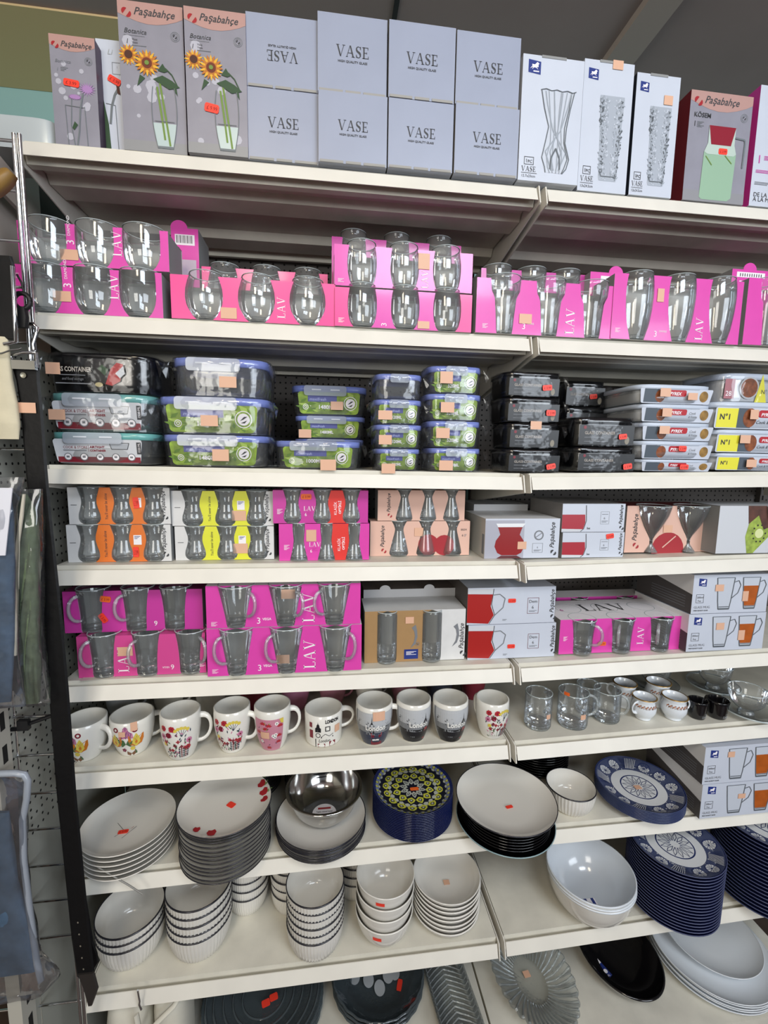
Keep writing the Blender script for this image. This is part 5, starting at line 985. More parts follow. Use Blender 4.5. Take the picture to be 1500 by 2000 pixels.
def stack(label, cat, V, n, hp_, mk, ordn=None, group=None, jig=.0, dz=None, z0=None, rz=0, name='plate', top=None, sx=1, sy=1):
    """n equal pieces stacked from the deck up; V from vessel(); the topmost rim lands at the measured height"""
    X, Y, zb, r, H = V; body, rim = mk(r, hp_); rn = random.Random(n * 7 + len(label)); out = []
    step = dz or (H - hp_) / max(1, n - 1); proto = None; z0 = zb if z0 is None else z0
    for i in range(n):
        loc = (X + rn.uniform(-jig, jig), Y + rn.uniform(-jig, jig), z0 + i * step); pos = ('bottom one' if i == 0 else 'topmost' if i == n - 1 else '%s from the bottom' % NUM[i + 1])
        lb = (label % pos) if '%s' in label else label
        if proto is None:
            t = thing(name, lb, cat, loc, group, rz); b = body.build('dish', t)
            if rim is not None: rim.build('rim', t)
            proto = t; reg(t)
        else: t = copyt(proto, loc, lb)
        out.append(t)
    return out, (X, Y, z0 + (n - 1) * step, r)
NUM = dict(enumerate('zero first second third fourth fifth sixth seventh eighth ninth tenth eleventh twelfth thirteenth fourteenth fifteenth sixteenth seventeenth eighteenth nineteenth twentieth twenty-first twenty-second twenty-third'.split()))
def topface(t, r, z): return Face((0, 0, z), (1, 0, 0), (0, 1, 0))
def fprint(t, fn, z, l0=0): F = Face((0, 0, z), (1, 0, 0), (0, 1, 0)); p = MB(); fn(F, p); return p.build('printed_pattern', t)
V = vessel(7, 242, 1706, 252, 1601, 96, .62)
o, _ = stack('plain white plate in the leftmost plate stack, %s', 'plate', V, 6, .022, lambda r, h: plate_mesh(r, h, PW, PG, PW, coupe=True), group='plain white plates', name='plate')
F = Face((0, 0, .0066), (1, 0, 0), (0, 1, 0)); sticker(o[-1], F, -.006, -.018, .022, .011, RED, .1)
mb = MB(); 
for a, b in (((-.03, .01), (-.008, -.012)), ((.018, -.004), (-.002, -.036)), ((-.02, -.03), (-.006, -.016)), ((.008, -.010), (.012, -.004))): F.line(mb, [a, b], .0008, INKR if b[0] > 0 else INK, 2)
mb.build('scratch_mark', o[-1])
V = vessel(7, 438, 1716, 440, 1565, 93, .66)
o, _ = stack('dark edged white plate under the strawberry plates, %s', 'plate', (V[0], V[1], V[2], V[3], V[4] - .014), 11, .020, lambda r, h: plate_mesh(r * .97, h, PW, PG, DRIM, flute=60), group='dark edged plates in the strawberry stack', jig=.0012)
zt = _[2] + .0095
o, _ = stack('white plate with red strawberries, %s of two', 'plate', (V[0], V[1], V[2], V[3], V[4]), 2, .020, lambda r, h: plate_mesh(r, h, PW, PG, DRIM), z0=zt, dz=.0055)
T = o[-1]; r = _[3]; F = Face((0, 0, 0), (1, 0, 0), (0, 1, 0)); p = MB()
class Cone(Face):
    def __init__(s, r, h): s.r = r; s.hh = h
    def p(s, u, v, l=1):
        d = math.hypot(u, v) / s.r; z = s.hh * (.18 if d < .62 else .18 + (d - .62) / .37 * .81 if d < .8 else .42 + (d - .8) * 3) + .0022
        return Vector((u, v, min(z, s.hh * .995) + .0002 * l + .0006))
def plate_z(r, h):
    pts = [(0, h * .18 + .002), (.62, h * .22 + .002), (.80, h * .42), (.93, h * .78), (.99, h * .99)]
    def f(d):
        for (a, x), (b, y) in zip(pts, pts[1:]):
            if d <= b: return x + (y - x) * (d - a) / (b - a)
        return h
    return f
class Dish(Face):
    def __init__(s, r, h, sx=1, sy=1, f=None): s.r = r; s.f = f or plate_z(r, h); s.sx = sx; s.sy = sy; s.w = s.h = r
    def p(s, u, v, l=1): return Vector((u * s.sx, v * s.sy, s.f(math.hypot(u, v) / s.r) + .00025 * l + .0005 + 3e-6 * (s.cn % 60)))
    def disc(s, mb, u, v, r, m, l=1, n=16, ry=None, a=0, r0=0):
        if r0: return Face.disc(s, mb, u, v, r, m, l, n, ry, a, r0)
        for q0, q1 in ((0, .35), (.35, .7), (.7, 1)):
            s.nx()
            for i in range(n):
                b0, b1 = 2 * pi * i / n, 2 * pi * (i + 1) / n; mb.poly([s.p(u + r * q * math.cos(b), v + r * q * math.sin(b), l) for q, b in (((q0, b0), (q1, b0), (q1, b1), (q0, b1)) if q0 else ((0, 0), (q1, b0), (q1, b1)))], m)
D = Dish(r, .020)
for u, v, s_, a in ((-.45, -.62, .085, 0), (-.12, -.74, .11, .2), (.72, .52, .1, .8), (.80, .28, .11, .6), (.84, .06, .09, .9)):
    D.poly(p, [(r * (u + s_ * (x * math.cos(a) - y * math.sin(a))), r * (v + s_ * (x * math.sin(a) + y * math.cos(a)))) for x, y in ((-.9, .3), (-.5, .9), (0, .7), (.6, .9), (.9, .2), (.5, -.7), (0, -1), (-.6, -.6))], mat('#a8262e', .3), 2)
for u, v, a in ((.8, .44, 1.2), (.86, .24, .4), (.78, .64, 1.9)): leafp(D, p, r * u, r * v, r * .14, a, mat('#7c9a5c', .4), 1, .6)
p.build('printed_pattern', T); sticker(T, Face((0, 0, .0058), (1, 0, 0), (0, 1, 0)), r * .12, r * .02, .019, .015, RED, -.6, st='')
V = vessel(7, 625, 1674, 627, 1587, 87, .66)
o, tt = stack('dark edged white plate under the steel bowl, %s', 'plate', V, 8, .020, lambda r, h: plate_mesh(r, h, PW, PG, DRIM, flute=60), group='dark edged plates under the steel bowl', jig=.0012)
STL = mat('#cfcfcd', .12, metal=1.0); r = .078
t = thing('steel_bowl', 'shiny steel mixing bowl on the dark edged plates', 'bowl', (tt[0] + .008, tt[1] + .014, tt[2] + .0066))
mb = MB(); q_ = 1.13; L = [(0, .0), (.035, .0005), (.05, .006), (.068, .028), (.076, .052), (.078, .062)]; mb.lathe([(a * q_, b * q_) for a, b in L + [(.084, .063), (.0845, .0645), (.083, .0655), (.0772, .064)]], STL, 56); mb.lathe([(a * q_, b * q_) for a, b in ((.0770, .064), (.0748, .052), (.0668, .029), (.049, .0075), (.034, .002), (0, .0015))], STL, 56); mb.build('bowl_shell', t)
G = Face((.0, -.004, .0024), (1, 0, 0), (0, 1, 0)); p = MB(); G.disc(p, 0, 0, .030, WP, 1, 24); G.rect(p, -.016, .012, .016, .018, mat('#a03034', .4), 2); G.txt(p, 'Table mixed bowl', -.02, .002, .007, INK, bold=.02, l=2, maxw=.04); G.txt(p, '20cm', -.006, -.014, .010, INK, bold=.04, l=2)
for i in range(3): G.disc(p, -.018 + i * .009, -.006, .003, INK, 2, 8)
p.build('round_label', t)
V = vessel(7, 805, 1640, 806, 1531, 78, .72)
def blue_mk(r, h): return plate_mesh(r, h, NV, NV, NVD, flute=70)
o, tt = stack('deep blue scalloped plate, %s of the blue stack', 'plate', V, 17, .019, blue_mk, group='deep blue plates under the mandala plate')
T = o[-1]; r = tt[3]; D = Dish(r, .019); p = MB(); YG = mat('#c8c84a', .3); LG = mat('#b9bdb2', .3); BK = mat('#171a2c', .3)
D.disc(p, 0, 0, r * .96, mat('#4a5585', .3), 0, 8, r0=.0001) if False else None
def ring(D, p, r0, r1, m, l, n=48):
    for i in range(n): a, b = 2 * pi * i / n, 2 * pi * (i + 1) / n; D.poly(p, [(r0 * math.cos(a), r0 * math.sin(a)), (r1 * math.cos(a), r1 * math.sin(a)), (r1 * math.cos(b), r1 * math.sin(b)), (r0 * math.cos(b), r0 * math.sin(b))], m, l)
for a, b in ((0.001, .3), (.3, .6), (.6, .7), (.7, .85), (.85, .93)): ring(D, p, r * a, r * b, BK if a < .8 else mat('#7b86b5', .3), 1)
for (n_, r0, r1, m_, l_) in ((10, .10, .36, LG, 3), (12, .30, .56, YG, 3), (24, .52, .66, LG, 3), (16, .56, .80, YG, 3), (32, .76, .88, LG, 3), (40, .86, .94, YG, 3)):
    for i in range(n_):
        a = 2 * pi * (i + .5) / n_; L_ = (r1 - r0); wd = min(1.2, 2 * pi * (r0 + r1) / 2 / n_ / L_ * 1.05)
        for q, (x0, k_, mm) in enumerate(((r0, 1, BK), (r0 + L_ * .08, .84, m_), (r0 + L_ * .3, .42, BK if n_ < 20 else m_), (r0 + L_ * .38, .24, LG))): leafp(D, p, r * x0 * math.cos(a), r * x0 * math.sin(a), r * L_ * k_, a, mm, l_ + q, wd)
p.build('printed_pattern', T); sticker(T, Face((0, 0, .0065), (1, 0, 0), (0, 1, 0)), .004, -.004, .022, .010, ORG, 0, st='')
# large plates by the join
V = vessel(7, 985, 1660, 985, 1608, 97, .6)
BLP = mat('#0d0d10', .12, coat=.6)
o, tt = stack('large pale blue rimmed dish at the bottom of the black plate stack', 'plate', (V[0], V[1] , V[2], V[3], V[4]), 1, .024, lambda r, h: plate_mesh(r, h, BLP, PG, TEALR))
V2 = vessel(7, 985, 1648, 985, 1592, 86, .66); zb = V[2] + .008
o, t2 = stack('glossy black plate above the pale blue dish, %s', 'plate', (V[0], V[1], V2[2], V2[3], 0), 6, .020, lambda r, h: plate_mesh(r, h, BLP, BLP, BLP), z0=zb, dz=.0072, group='glossy black plates')
Vt = vessel(7, 985, 1645, 986, 1543, 97, .62)
o, t3 = stack('large white plate with thin dark rim, topmost by the shelf join', 'plate', (V[0], V[1], 0, Vt[3], 0), 1, .026, lambda r, h: plate_mesh(r, h, PW, PG, DRIM, flute=70, well=.55), z0=Vt[2] + Vt[4] - .026 if Vt[2] + Vt[4] - .026 > t2[2] + .008 else t2[2] + .008)
sticker(o[0], Face((0, 0, .0078), (1, 0, 0), (0, 1, 0)), .004, -.015, .018, .009, RED, .15, st='')
# ribbed bowl helper
def bowl_mk(r, h, rb=.62, m=PW, under=None, rimm=DRIM, flute=44, dep=.022, sx=1, sy=1, ex=2):
    md = (lambda t, z, rr: 1 + dep * (math.cos(flute * t) - .3) * min(1, max(0, (h * .97 - z) / (h * .22)))) if flute else None; un_ = under or PW
    mb = MB(); mb.lathe([(0, .002), (r * rb * .9, .002), (r * rb * .95, 0)], un_, 64, sx=sx, sy=sy)
    mb.lathe([(r * rb * .95, 0), (r * rb, .002), (r * (rb + (1 - rb) * .42), h * .18), (r * (rb + (1 - rb) * .72), h * .42), (r * (rb + (1 - rb) * .90), h * .7), (r * .985, h * .96)], un_, 168 if flute else 56, mod=md, sx=sx, sy=sy)
    mb.lathe([(r * .97, h), (r * (rb + (1 - rb) * .90) - .003, h * .7), (r * (rb + (1 - rb) * .72) - .003, h * .43), (r * (rb + (1 - rb) * .42) - .003, h * .2), (r * rb * .9, .006), (0, .005)], m, 56, sx=sx, sy=sy)
    rb_ = MB(); rb_.lathe([(r * .985, h * .955), (r * 1.0, h * .97), (r * 1.0, h), (r * .97, h + .0008), (r * .965, h * .985)], rimm, 56, sx=sx, sy=sy); return mb, rb_
V = vessel(7, 1118, 1598, 1115, 1531, 50, .72)
stack('single white ribbed bowl with dark rim right of the join', 'bowl', V, 1, V[4], lambda r, h: bowl_mk(r, h, .72), name='bowl')
FLO = mat('#2b3767', .3)
def floral(T, r, h, sx=1, sy=1, seed=1):
    D = Dish(r, h, sx, sy); p = MB(); WHp = mat('#e3e5e6', .2, coat=.3)
    for a, b, m in ((.0001, .62, WHp), (.62, .97, mat('#4b5474', .3))): ring(D, p, r * a, r * (a + b) / 2, m, 1, 56); ring(D, p, r * (a + b) / 2, r * b, m, 1, 56)
    ring(D, p, r * .385, r * .415, FLO, 2, 48)
    for i in range(14): a = 2 * pi * i / 14; D.line(p, [(r * .1 * math.cos(a), r * .1 * math.sin(a)), (r * .25 * math.cos(a + .16), r * .25 * math.sin(a + .16)), (r * .37 * math.cos(a), r * .37 * math.sin(a))], r * .012, FLO, 3); D.line(p, [(r * .1 * math.cos(a), r * .1 * math.sin(a)), (r * .25 * math.cos(a - .16), r * .25 * math.sin(a - .16)), (r * .37 * math.cos(a), r * .37 * math.sin(a))], r * .012, FLO, 3)
    rn = random.Random(seed)
    for i in range(13):
        a = 2 * pi * i / 13 + .3; c = (r * .79 * math.cos(a), r * .79 * math.sin(a))
        if i % 3 < 2:
            D.disc(p, *c, r * .15, WHp, 3, 14); D.disc(p, *c, r * .15, FLO, 4, 14, r0=.86); D.disc(p, *c, r * .035, FLO, 4, 8)
            for k in range(12): b = 2 * pi * k / 12; D.line(p, [(c[0] + r * .04 * math.cos(b), c[1] + r * .04 * math.sin(b)), (c[0] + r * .14 * math.cos(b), c[1] + r * .14 * math.sin(b))], r * .01, FLO, 5)
        else:
            for k in range(-3, 4): b = a + k * .045; D.line(p, [(r * .66 * math.cos(b), r * .66 * math.sin(b)), (r * .94 * math.cos(b + .1), r * .94 * math.sin(b + .1))], r * .012, FLO, 3); D.line(p, [(r * .66 * math.cos(b), r * .66 * math.sin(b)), (r * .94 * math.cos(b - .1), r * .94 * math.sin(b - .1))], r * .012, WHp, 4)
    for i in range(130): a = rn.uniform(0, 2 * pi); q = rn.uniform(.64, .95); D.disc(p, r * q * math.cos(a), r * q * math.sin(a), r * .016, FLO if i % 3 == 0 else WHp, 2, 5)
    p.build('printed_pattern', T)
V = vessel(7, 1270, 1602, 1248, 1528, 90, .66)
o, tt = stack('blue patterned plate on the seventh shelf, %s of the stack', 'plate', V, 9, .021, lambda r, h: plate_mesh(r, h, NV, NV, mat('#3a4468', .25), flute=0), group='blue patterned plates beside the mug cartons')
floral(o[-1], tt[3], .021); sticker(o[-1], Face((0, 0, .0070), (1, 0, 0), (0, 1, 0)), -.004, -.002, .018, .014, BEIGE)
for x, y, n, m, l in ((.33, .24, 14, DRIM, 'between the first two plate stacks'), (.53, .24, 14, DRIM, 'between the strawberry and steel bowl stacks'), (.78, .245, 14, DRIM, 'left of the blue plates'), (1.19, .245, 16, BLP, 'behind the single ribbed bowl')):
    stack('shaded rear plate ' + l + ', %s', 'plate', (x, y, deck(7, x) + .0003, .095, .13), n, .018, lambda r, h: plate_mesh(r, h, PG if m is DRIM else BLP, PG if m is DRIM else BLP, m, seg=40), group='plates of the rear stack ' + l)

# ---------------------------------------------------------------- bowls on the lowest raised shelf
def bstack(label, v, n, hb, rb=.66, flute=56, rimm=DRIM, m=PW, jig=.001, group=None, dz=None, k=8, rbv=None):
    V = vessel(k, *v, rbv or rb); return stack(label, 'bowl', V, n, hb, lambda r, h: bowl_mk(r, h, rb, m, None, rimm, flute), name='bowl', group=group, jig=jig, dz=dz), V
(o, tt), V = bstack('large ribbed bowl in the leftmost bowl stack, %s', (245, 1897, 255, 1772, 70), 3, .080, group='large ribbed bowls')
sticker(o[-1], Face((0, 0, .0062), (1, 0, 0), (0, 1, 0)), .022, -.024, .018, .010, RED, .4, st='')
(o, tt), V = bstack('large ribbed bowl in the second bowl stack, %s', (372, 1883, 388, 1722, 66), 5, .085, group='ribbed bowls of the second stack')
sticker(o[-1], Face((0, 0, .0062), (1, 0, 0), (0, 1, 0)), .0, -.034, .016, .009, RED, .2, st='')
(o, tt), V = bstack('ribbed bowl in the rear right of the second stack, %s', (472, 1791, 482, 1660, 42), 5, .065, group='ribbed bowls of the rear left stack')
(o, tt), V = bstack('ribbed bowl in the rear left of the small bowls, %s', (562, 1790, 568, 1660, 40), 5, .065, group='ribbed bowls of the rear middle stack')
(o, tt), V = bstack('small ribbed bowl in the narrow middle stack, %s', (618, 1880, 616, 1718, 57), 6, .075, rb=.7, group='small ribbed bowls')
(o, tt), V = bstack('ribbed bowl in the rear behind the smooth bowls, %s', (700, 1760, 694, 1650, 38), 4, .065, group='ribbed bowls behind the smooth bowls')
(o, tt), V = bstack('smooth white bowl, %s of four', (749, 1846, 752, 1702, 57), 4, .078, rb=.45, flute=0, rimm=PW, group='smooth white bowls', rbv=.45)
for i, q in ((3, (-.018)), (0, -.022)):
    t = o[i]; G = Wrap([(a * V[3], b * .078) for a, b in ((.45, 0), (.68, .18), (.85, .42), (.945, .7), (.985, .96))], V[3] * .8); p = MB(); G.grid(p, q - .009, .054, q + .009, .064, RED, 3, 4, 1); p.build('price_sticker', t)
(o, tt), V = bstack('wide shallow white bowl beside the smooth bowls, %s', (870, 1816, 872, 1703, 66), 8, .034, rb=.5, flute=0, rimm=PW, group='wide shallow white bowls', rbv=.5)
sticker(o[-1], Face((0, 0, .0064), (1, 0, 0), (0, 1, 0)), 0, -.004, .016, .014, BEIGE)
(o, tt), V = bstack('large white salad bowl, %s of three right of the join', (1176, 1803, 1153, 1692, 89), 3, .105, rb=.42, flute=0, rimm=mat('#d9dfe6', .2, coat=.4), m=mat('#d3d9e0', .16, coat=.5), group='large white salad bowls', rbv=.42, dz=.008)
G = Face((-.016, -.020, .0090), (1, 0, 0), (0, 1, 0)); p = MB(); G.rect(p, 0, 0, .034, .018, WP, 1); G.rect(p, 0, .0, .010, .018, NAVY, 2); G.rect(p, .022, 0, .030, .018, NAVY, 2); G.rect(p, .004, -.010, .026, -.002, WP, 1); tinyl(G, p, .006, -.004, .018, 2); p.build('brand_label', o[-1]); sticker(o[-1], G, -.010, .006, .016, .015, BEIGE)
V = vessel(8, 1348, 1812, 1319, 1640, 97, .66)
o, tt = stack('blue patterned plate, tall stack beside the salad bowls, %s', 'plate', V, 20, .021, lambda r, h: plate_mesh(r, h, NV, NV, mat('#4a5070', .3), flute=0, seg=56), group='tall stack of blue patterned plates')
floral(o[-1], tt[3], .021, seed=3)
V = vessel(8, 1540, 1790, 1500, 1595, 112, .66)
o, tt = stack('blue patterned plate, stack cut by the right edge, %s', 'plate', V, 21, .021, lambda r, h: plate_mesh(r, h, NV, PG, mat('#4a5070', .3), flute=0, seg=56), group='second tall stack of blue patterned plates')
floral(o[-1], tt[3], .021, seed=4)

# ---------------------------------------------------------------- dishes on the base deck
def gdish(label, c, prof, m, seg=96, sx=1, sy=1, rz=0, mod=None, cat='glass dish', name='glass_dish', thick=.004):
    t = thing(name, label, cat, c, rz=rz); mb = MB(); mb.lathe([(0, 0)] + prof, m, seg, sx=sx, sy=sy, mod=mod); mb.lathe([(a - thick * .6, b + thick) for a, b in reversed(prof)] + [(0, thick)], m, seg, sx=sx, sy=sy, mod=mod)
    a, b = prof[-1]; mb.lathe([(a, b), (a, b + thick), (a - thick, b + thick)], m, seg, sx=sx, sy=sy, mod=mod); mb.build('dish', t); return t
def basept(px, py, z=-.428): return un(px, py, 2, z)
P = basept(500, 2010, -.40); fm = lambda n, a: (lambda t, z, r: 1 + a * math.cos(n * t) * min(1, r / .1))
DG = glassm('smoked_ribbed_glass', (.72, .77, .79), (.10, .12, .13), .12, .06, .2, 60, .22, (.22, .27, .30))
T = []
for i in range(4):
    t = gdish('large ribbed glass platter at the bottom left, ' + ('lowest', 'second', 'third', 'topmost')[i] + ' of the stack', (.378, .155, -.4275 + .012 * i), [(.07, 0), (.10, .006), (.14, .016), (.165, .022)], DG, 96, mod=lambda t, z, r: 1 + (.006 * math.cos(60 * t) if r > .1 else 0)); t['group'] = 'large ribbed glass platters'; T.append(t)
for r_ in (.055, .08, .105, .13, .15):
    mb = MB(); mb.lathe([(r_, .0125 + (r_ - .055) * .2), (r_ + .003, .0145 + (r_ - .055) * .2), (r_ + .006, .0125 + (r_ - .055) * .2)], DG, 72); mb.build('ring_ridge', T[-1])
G = Face((.0, 0, .012), (1, 0, 0), (0, 1, 0)); sticker(T[-1], G, .028, -.012, .022, .018, RED, .3, st=''); sticker(T[-1], G, .008, -.024, .022, .018, RED, .3, st='')
for i in range(3):
    t = gdish('large clear glass bowl with pale oval labels, ' + ('lowest', 'middle', 'topmost')[i] + ' of the stack', (.700, .150, -.4275 + .014 * i), [(.05, 0), (.085, .008), (.115, .035), (.132, .062)], DG, 96, mod=lambda t, z, r: 1 + (.008 * math.cos(24 * t) if r > .08 else 0)); t['group'] = 'large clear glass bowls'
G = Face((.0, 0, .010), (1, 0, 0), (0, 1, 0)); OVL = glassm('pale_decal', (.5, .5, .5), (.4, .4, .4), .1, .3, 0, 60, .75, (.62, .66, .70)); p = MB()
for u, v in ((.0, .052), (-.026, .012), (.004, -.012), (.032, .016), (-.066, .024), (.052, .022)): G.disc(p, u, v, .0155, OVL, 2, 18, ry=.021)
p.build('oval_labels', t); sticker(t, G, .062, -.012, .014, .03, RED, -.35, st='')
def tray(label, c, rz, sx, sy, n):
    for i in range(n):
        t = thing('glass_tray', label % ('lower', 'upper')[i], 'glass dish', (c[0], c[1], c[2] + .014 * i), 'long glass trays', rz); mb = MB(); mb.lathe([(.0, 0), (.86, 0), (.93, .006), (1, .028), (1.0, .031), (.97, .031), (.90, .009), (.84, .004), (0, .004)], GLASSD, 64, ex=7, sx=sx, sy=sy); mb.build('tray', t)
        mb = MB(); k = 22
        for j in range(k):
            y = -sy * .88 + 2 * sy * .86 * j / (k - 1)
            for sg in (-1, 1): mb.tube([(0, y + .012, .0055), (sg * sx * .5, y - .002, .0055), (sg * sx * .86, y - .016, .0075), (sg * sx * .97, y - .02, .028)], .0020, GLASSB, 5)
        mb.build('herringbone_ridges', t)
tray('long glass tray with herringbone ridges, %s one', (.905, .135, -.4275), .10, .058, .165, 2)
PF = [(.035, 0), (.05, .004), (.075, .02), (.1, .040), (.112, .050)]
def flute_t(t, z, r): return 1 + (.055 * abs(math.sin(16 * t + z * 14)) - .02) * min(1, max(0, (r - .04) / .04))
t = gdish('oval fluted clear glass bowl in the middle of the base deck', (1.155, .125, -.4275), PF, GLASSD, 260, sx=1.0, sy=1.42, rz=.10, mod=flute_t, thick=.005)
mb = MB()
for i in range(44):
    a = 2 * pi * i / 44; L = [(.045, .010), (.07, .020), (.095, .038), (.112, .053)]; mb.tube([(q * math.cos(a + z * 2.5), q * 1.42 * math.sin(a + z * 2.5), z + .003) for q, z in L], lambda s: .0016 + .0022 * s, GLASSB, 5)
mb.build('fluted_ribs', t)
G = Face((0, 0, .006), (1, 0, 0), (0, 1, 0)); sticker(t, G, .0, .02, .020, .018, BEIGE)
V = vessel(9, 1218, 1966, 1216, 1895, 98, .5)
t = gdish('large black oval bowl at the lower right', (V[0] + .005, V[1] + .035, -.4275), [(.05, 0), (.075, .005), (.105, .028), (.122, .055)], BLKC, 72, sx=.93, sy=1.12, cat='bowl', name='black_bowl', rz=.1)
G = Face((0, 0, .0052), (1, 0, 0), (0, 1, 0)); p = MB(); G.poly(p, [(-.060, -.035), (-.035, -.025), (-.045, .012), (-.07, .002)], NAVY, 2); G.poly(p, [(-.070, .002), (-.045, .012), (-.052, .034), (-.078, .024)], WP, 2); G.disc(p, -.048, -.012, .006, WP, 3); G.disc(p, -.058, -.012, .004, WP, 3); G.txt(p, 'OPAL', -.06, -.03, .008, WP, .25, l=3); tinyl(G, p, -.07, .016, .018, 2, l=3); p.build('brand_label', t); sticker(t, G, -.066, .036, .018, .014, RED, .4, st='')
WO = mat('#dfe4e9', .16, coat=.4)
for i in range(5):
    z = -.4275 + .0075 * i; t = thing('platter', 'large white platter at the bottom right, ' + ('lowest', 'second', 'third', 'fourth', 'fifth')[i] + ' of the stack', 'plate', (1.745 + .004 * (i % 2), .13, z), 'large white platters', .05); b, q = plate_mesh(.168, .026, WO, WO, WO, sx=1, sy=1.0, well=.6); b.build('dish', t); q.build('rim', t)
t = thing('plate', 'white plate with a raised centre on top of the large platters, red sticker', 'plate', (1.765, .15, z + .016)); b, q = plate_mesh(.135, .022, WO, WO, WO, well=.5); b.build('dish', t); q.build('rim', t)
sticker(t, Face((0, 0, .0066), (1, 0, 0), (0, 1, 0)), -.018, .018, .032, .010, RED, -.75, st='')
# ---------------------------------------------------------------- chrome grid with hanging goods at the far left
CHR = mat('#d8dadd', .10, metal=1.0); LEATH = mat('#0b0b0d', .5, noise=.2, scale=60, bump=.3, spec=.3); KNOT = mat('#0f0f12', .5)
GY = -.052
t = thing('chrome_grid', 'chrome wire grid standing at the far left beside the shelves', 'grid')
for x in (.0262, .0350):
    mb = MB(); mb.tube([(x, GY, 1.664), (x - .004, GY, .9), (x - .008, GY, -.56)], .0036, CHR, 10); mb.build('upright_rod', t)
for x in (-.060, -.150, -.240):
    mb = MB(); mb.tube([(x, GY + .005, .66), (x - .004, GY + .005, -.56)], .0030, CHR, 8); mb.build('inner_rod', t)
zs = [un(20, p, 1, GY).z for p in (275, 372, 470, 560)] + [un(50, p, 1, GY).z for p in (1400, 1476, 1551, 1622, 1694, 1764, 1836, 1968)]
zs += [zs[3] - .095 * i for i in range(1, 7)]
for z in zs: mb = MB(); mb.tube([(-.45, GY, z), (.024, GY, z)], .0026, CHR, 8); mb.build('cross_rod', t)
# brackets clipped to the grid
def ribbon(pts, wd, th, m, y):
    mb = MB(); P = [un(a, b, 1, y) for a, b in pts]; vs = []
    for i, p in enumerate(P):
        w_ = wd[i] if isinstance(wd, (list, tuple)) else wd
        for sx, sy in ((-w_ / 2, 0), (-w_ * .4, -th / 2), (w_ * .4, -th / 2), (w_ / 2, 0), (w_ * .4, th / 2), (-w_ * .4, th / 2)): vs.append((p.x + sx, p.y + sy, p.z))
    n = 6; fs = [[i * n + j, i * n + (j + 1) % n, (i + 1) * n + (j + 1) % n, (i + 1) * n + j] for i in range(len(P) - 1) for j in range(n)]
    mb.add(vs, fs, m); mb.poly(vs[:n], m); mb.poly(vs[-n:][::-1], m); return mb
BY = -.078
t = thing('belt', 'long black leather belt hanging from the chrome grid in front of the shelf ends', 'belt')
ribbon([(50, 712), (55, 745), (62, 800), (70, 900), (79, 1000), (90, 1100), (101, 1200), (115, 1350), (130, 1550), (145, 1700), (158, 1830), (168, 1905)], [.046, .038] + [.036] * 9 + [.035], .005, LEATH, BY).build('strap', t)
mb = ribbon([(168, 1900), (178, 1930), (177, 1962)], [.034, .030, .008], .006, mat('#2a2624', .5), BY - .003); mb.build('folded_tip', t)
mb = MB(); P0, P1 = un(20, 712, 1, BY - .006), un(72, 716, 1, BY - .006); mb.box(P0.x, P1.x, BY - .012, BY - .004, P0.z - .008, P0.z + .007, CHR); q = un(25, 694, 1, BY); q2 = un(74, 690, 1, BY); mb.tube([(q.x, BY - .004, q.z - .002), ((q.x + q2.x) / 2, BY - .006, q.z + .004), (q2.x, BY - .004, q2.z)], .003, CHR, 8)
mb.tube([(P0.x - .002, BY - .006, P0.z - .004), (q.x, BY - .004, q.z)], .003, CHR, 8); mb.tube([(P1.x, BY - .006, P0.z - .004), (q2.x, BY - .004, q2.z)], .003, CHR, 8); mb.build('buckle', t)
mb = MB(); c = un(46, 733, 1, BY - .004); mb.lathe([(0, 0), (.0045, 0), (.005, .001)], mat('#a8a596', .4, metal=.5), 14); o = mb.build('rivet', t); o.location = (c.x, BY - .0045, c.z); o.rotation_euler = (hp, 0, 0)
for px, py in ((152, 1802), (154.5, 1825), (157, 1848), (160, 1871), (163, 1893)): mb = MB(); c = un(px, py, 1, BY - .0029); mb.poly([(c.x + .0016 * math.cos(a), BY - .0030, c.z + .0022 * math.sin(a)) for a in [k * pi / 4 for k in range(8)]], mat('#7a7468', .5)); mb.build('belt_hole', t)
c = un(51, 785, 1, BY - .006); G = Face((c.x, BY - .0034, c.z), (1, 0, 0), (0, 0, 1)); sticker(t, G, 0, -.01, .028, .018, BEIGE)
t2 = ribbon([(150, 1700), (168, 1840), (178, 1862), (184, 1880), (172, 1905)], [.02, .03, .026, .018, .004], .005, LEATH, BY + .028).build('belt'); tag(t2, 'black belt end showing just right of the long hanging belt', 'belt')
t = thing('belt', 'short black belt loop at the left edge above the cream cloth', 'belt')
ribbon([(5, 500), (7, 520), (9, 600), (12, 662)], [.03, .036, .036, .034], .006, LEATH, BY - .01).build('strap', t)
mb = MB(); a, b = un(24, 520, 1, BY - .016), un(32, 668, 1, BY - .016); mb.tube([a, (a + b) / 2, b, un(8, 672, 1, BY - .016)], .0035, CHR, 8); mb.build('buckle_frame', t)
t = thing('hanger_clip', 'black plastic clip tied to the chrome grid above the belt', 'clip')
mb = MB(); c = un(43, 588, 1, BY); mb.tube([(c.x + .013 * math.cos(a), BY, c.z + .013 * math.sin(a)) for a in [2 * pi * k / 14 for k in range(15)]], .004, KNOT, 8); mb.build('clip_ring', t)
ribbon([(44, 600), (43, 620), (42, 640)], [.012, .022, .020], .010, KNOT, BY).build('clip_body', t)
mb = MB(); mb.tube([un(48, 575, 1, BY), un(42, 552, 1, BY), un(33, 536, 1, BY)], .0018, KNOT, 6); mb.build('tie_end', t)
t = thing('chrome_hook', 'chrome hook bent over the grid beside the second shelf end', 'hook'); mb = MB(); mb.tube([un(p, q, 1, GY - .012) for p, q in ((50, 634), (64, 632), (72, 640), (70, 655), (64, 672), (66, 684))], .0035, CHR, 8); mb.build('hook_rod', t)
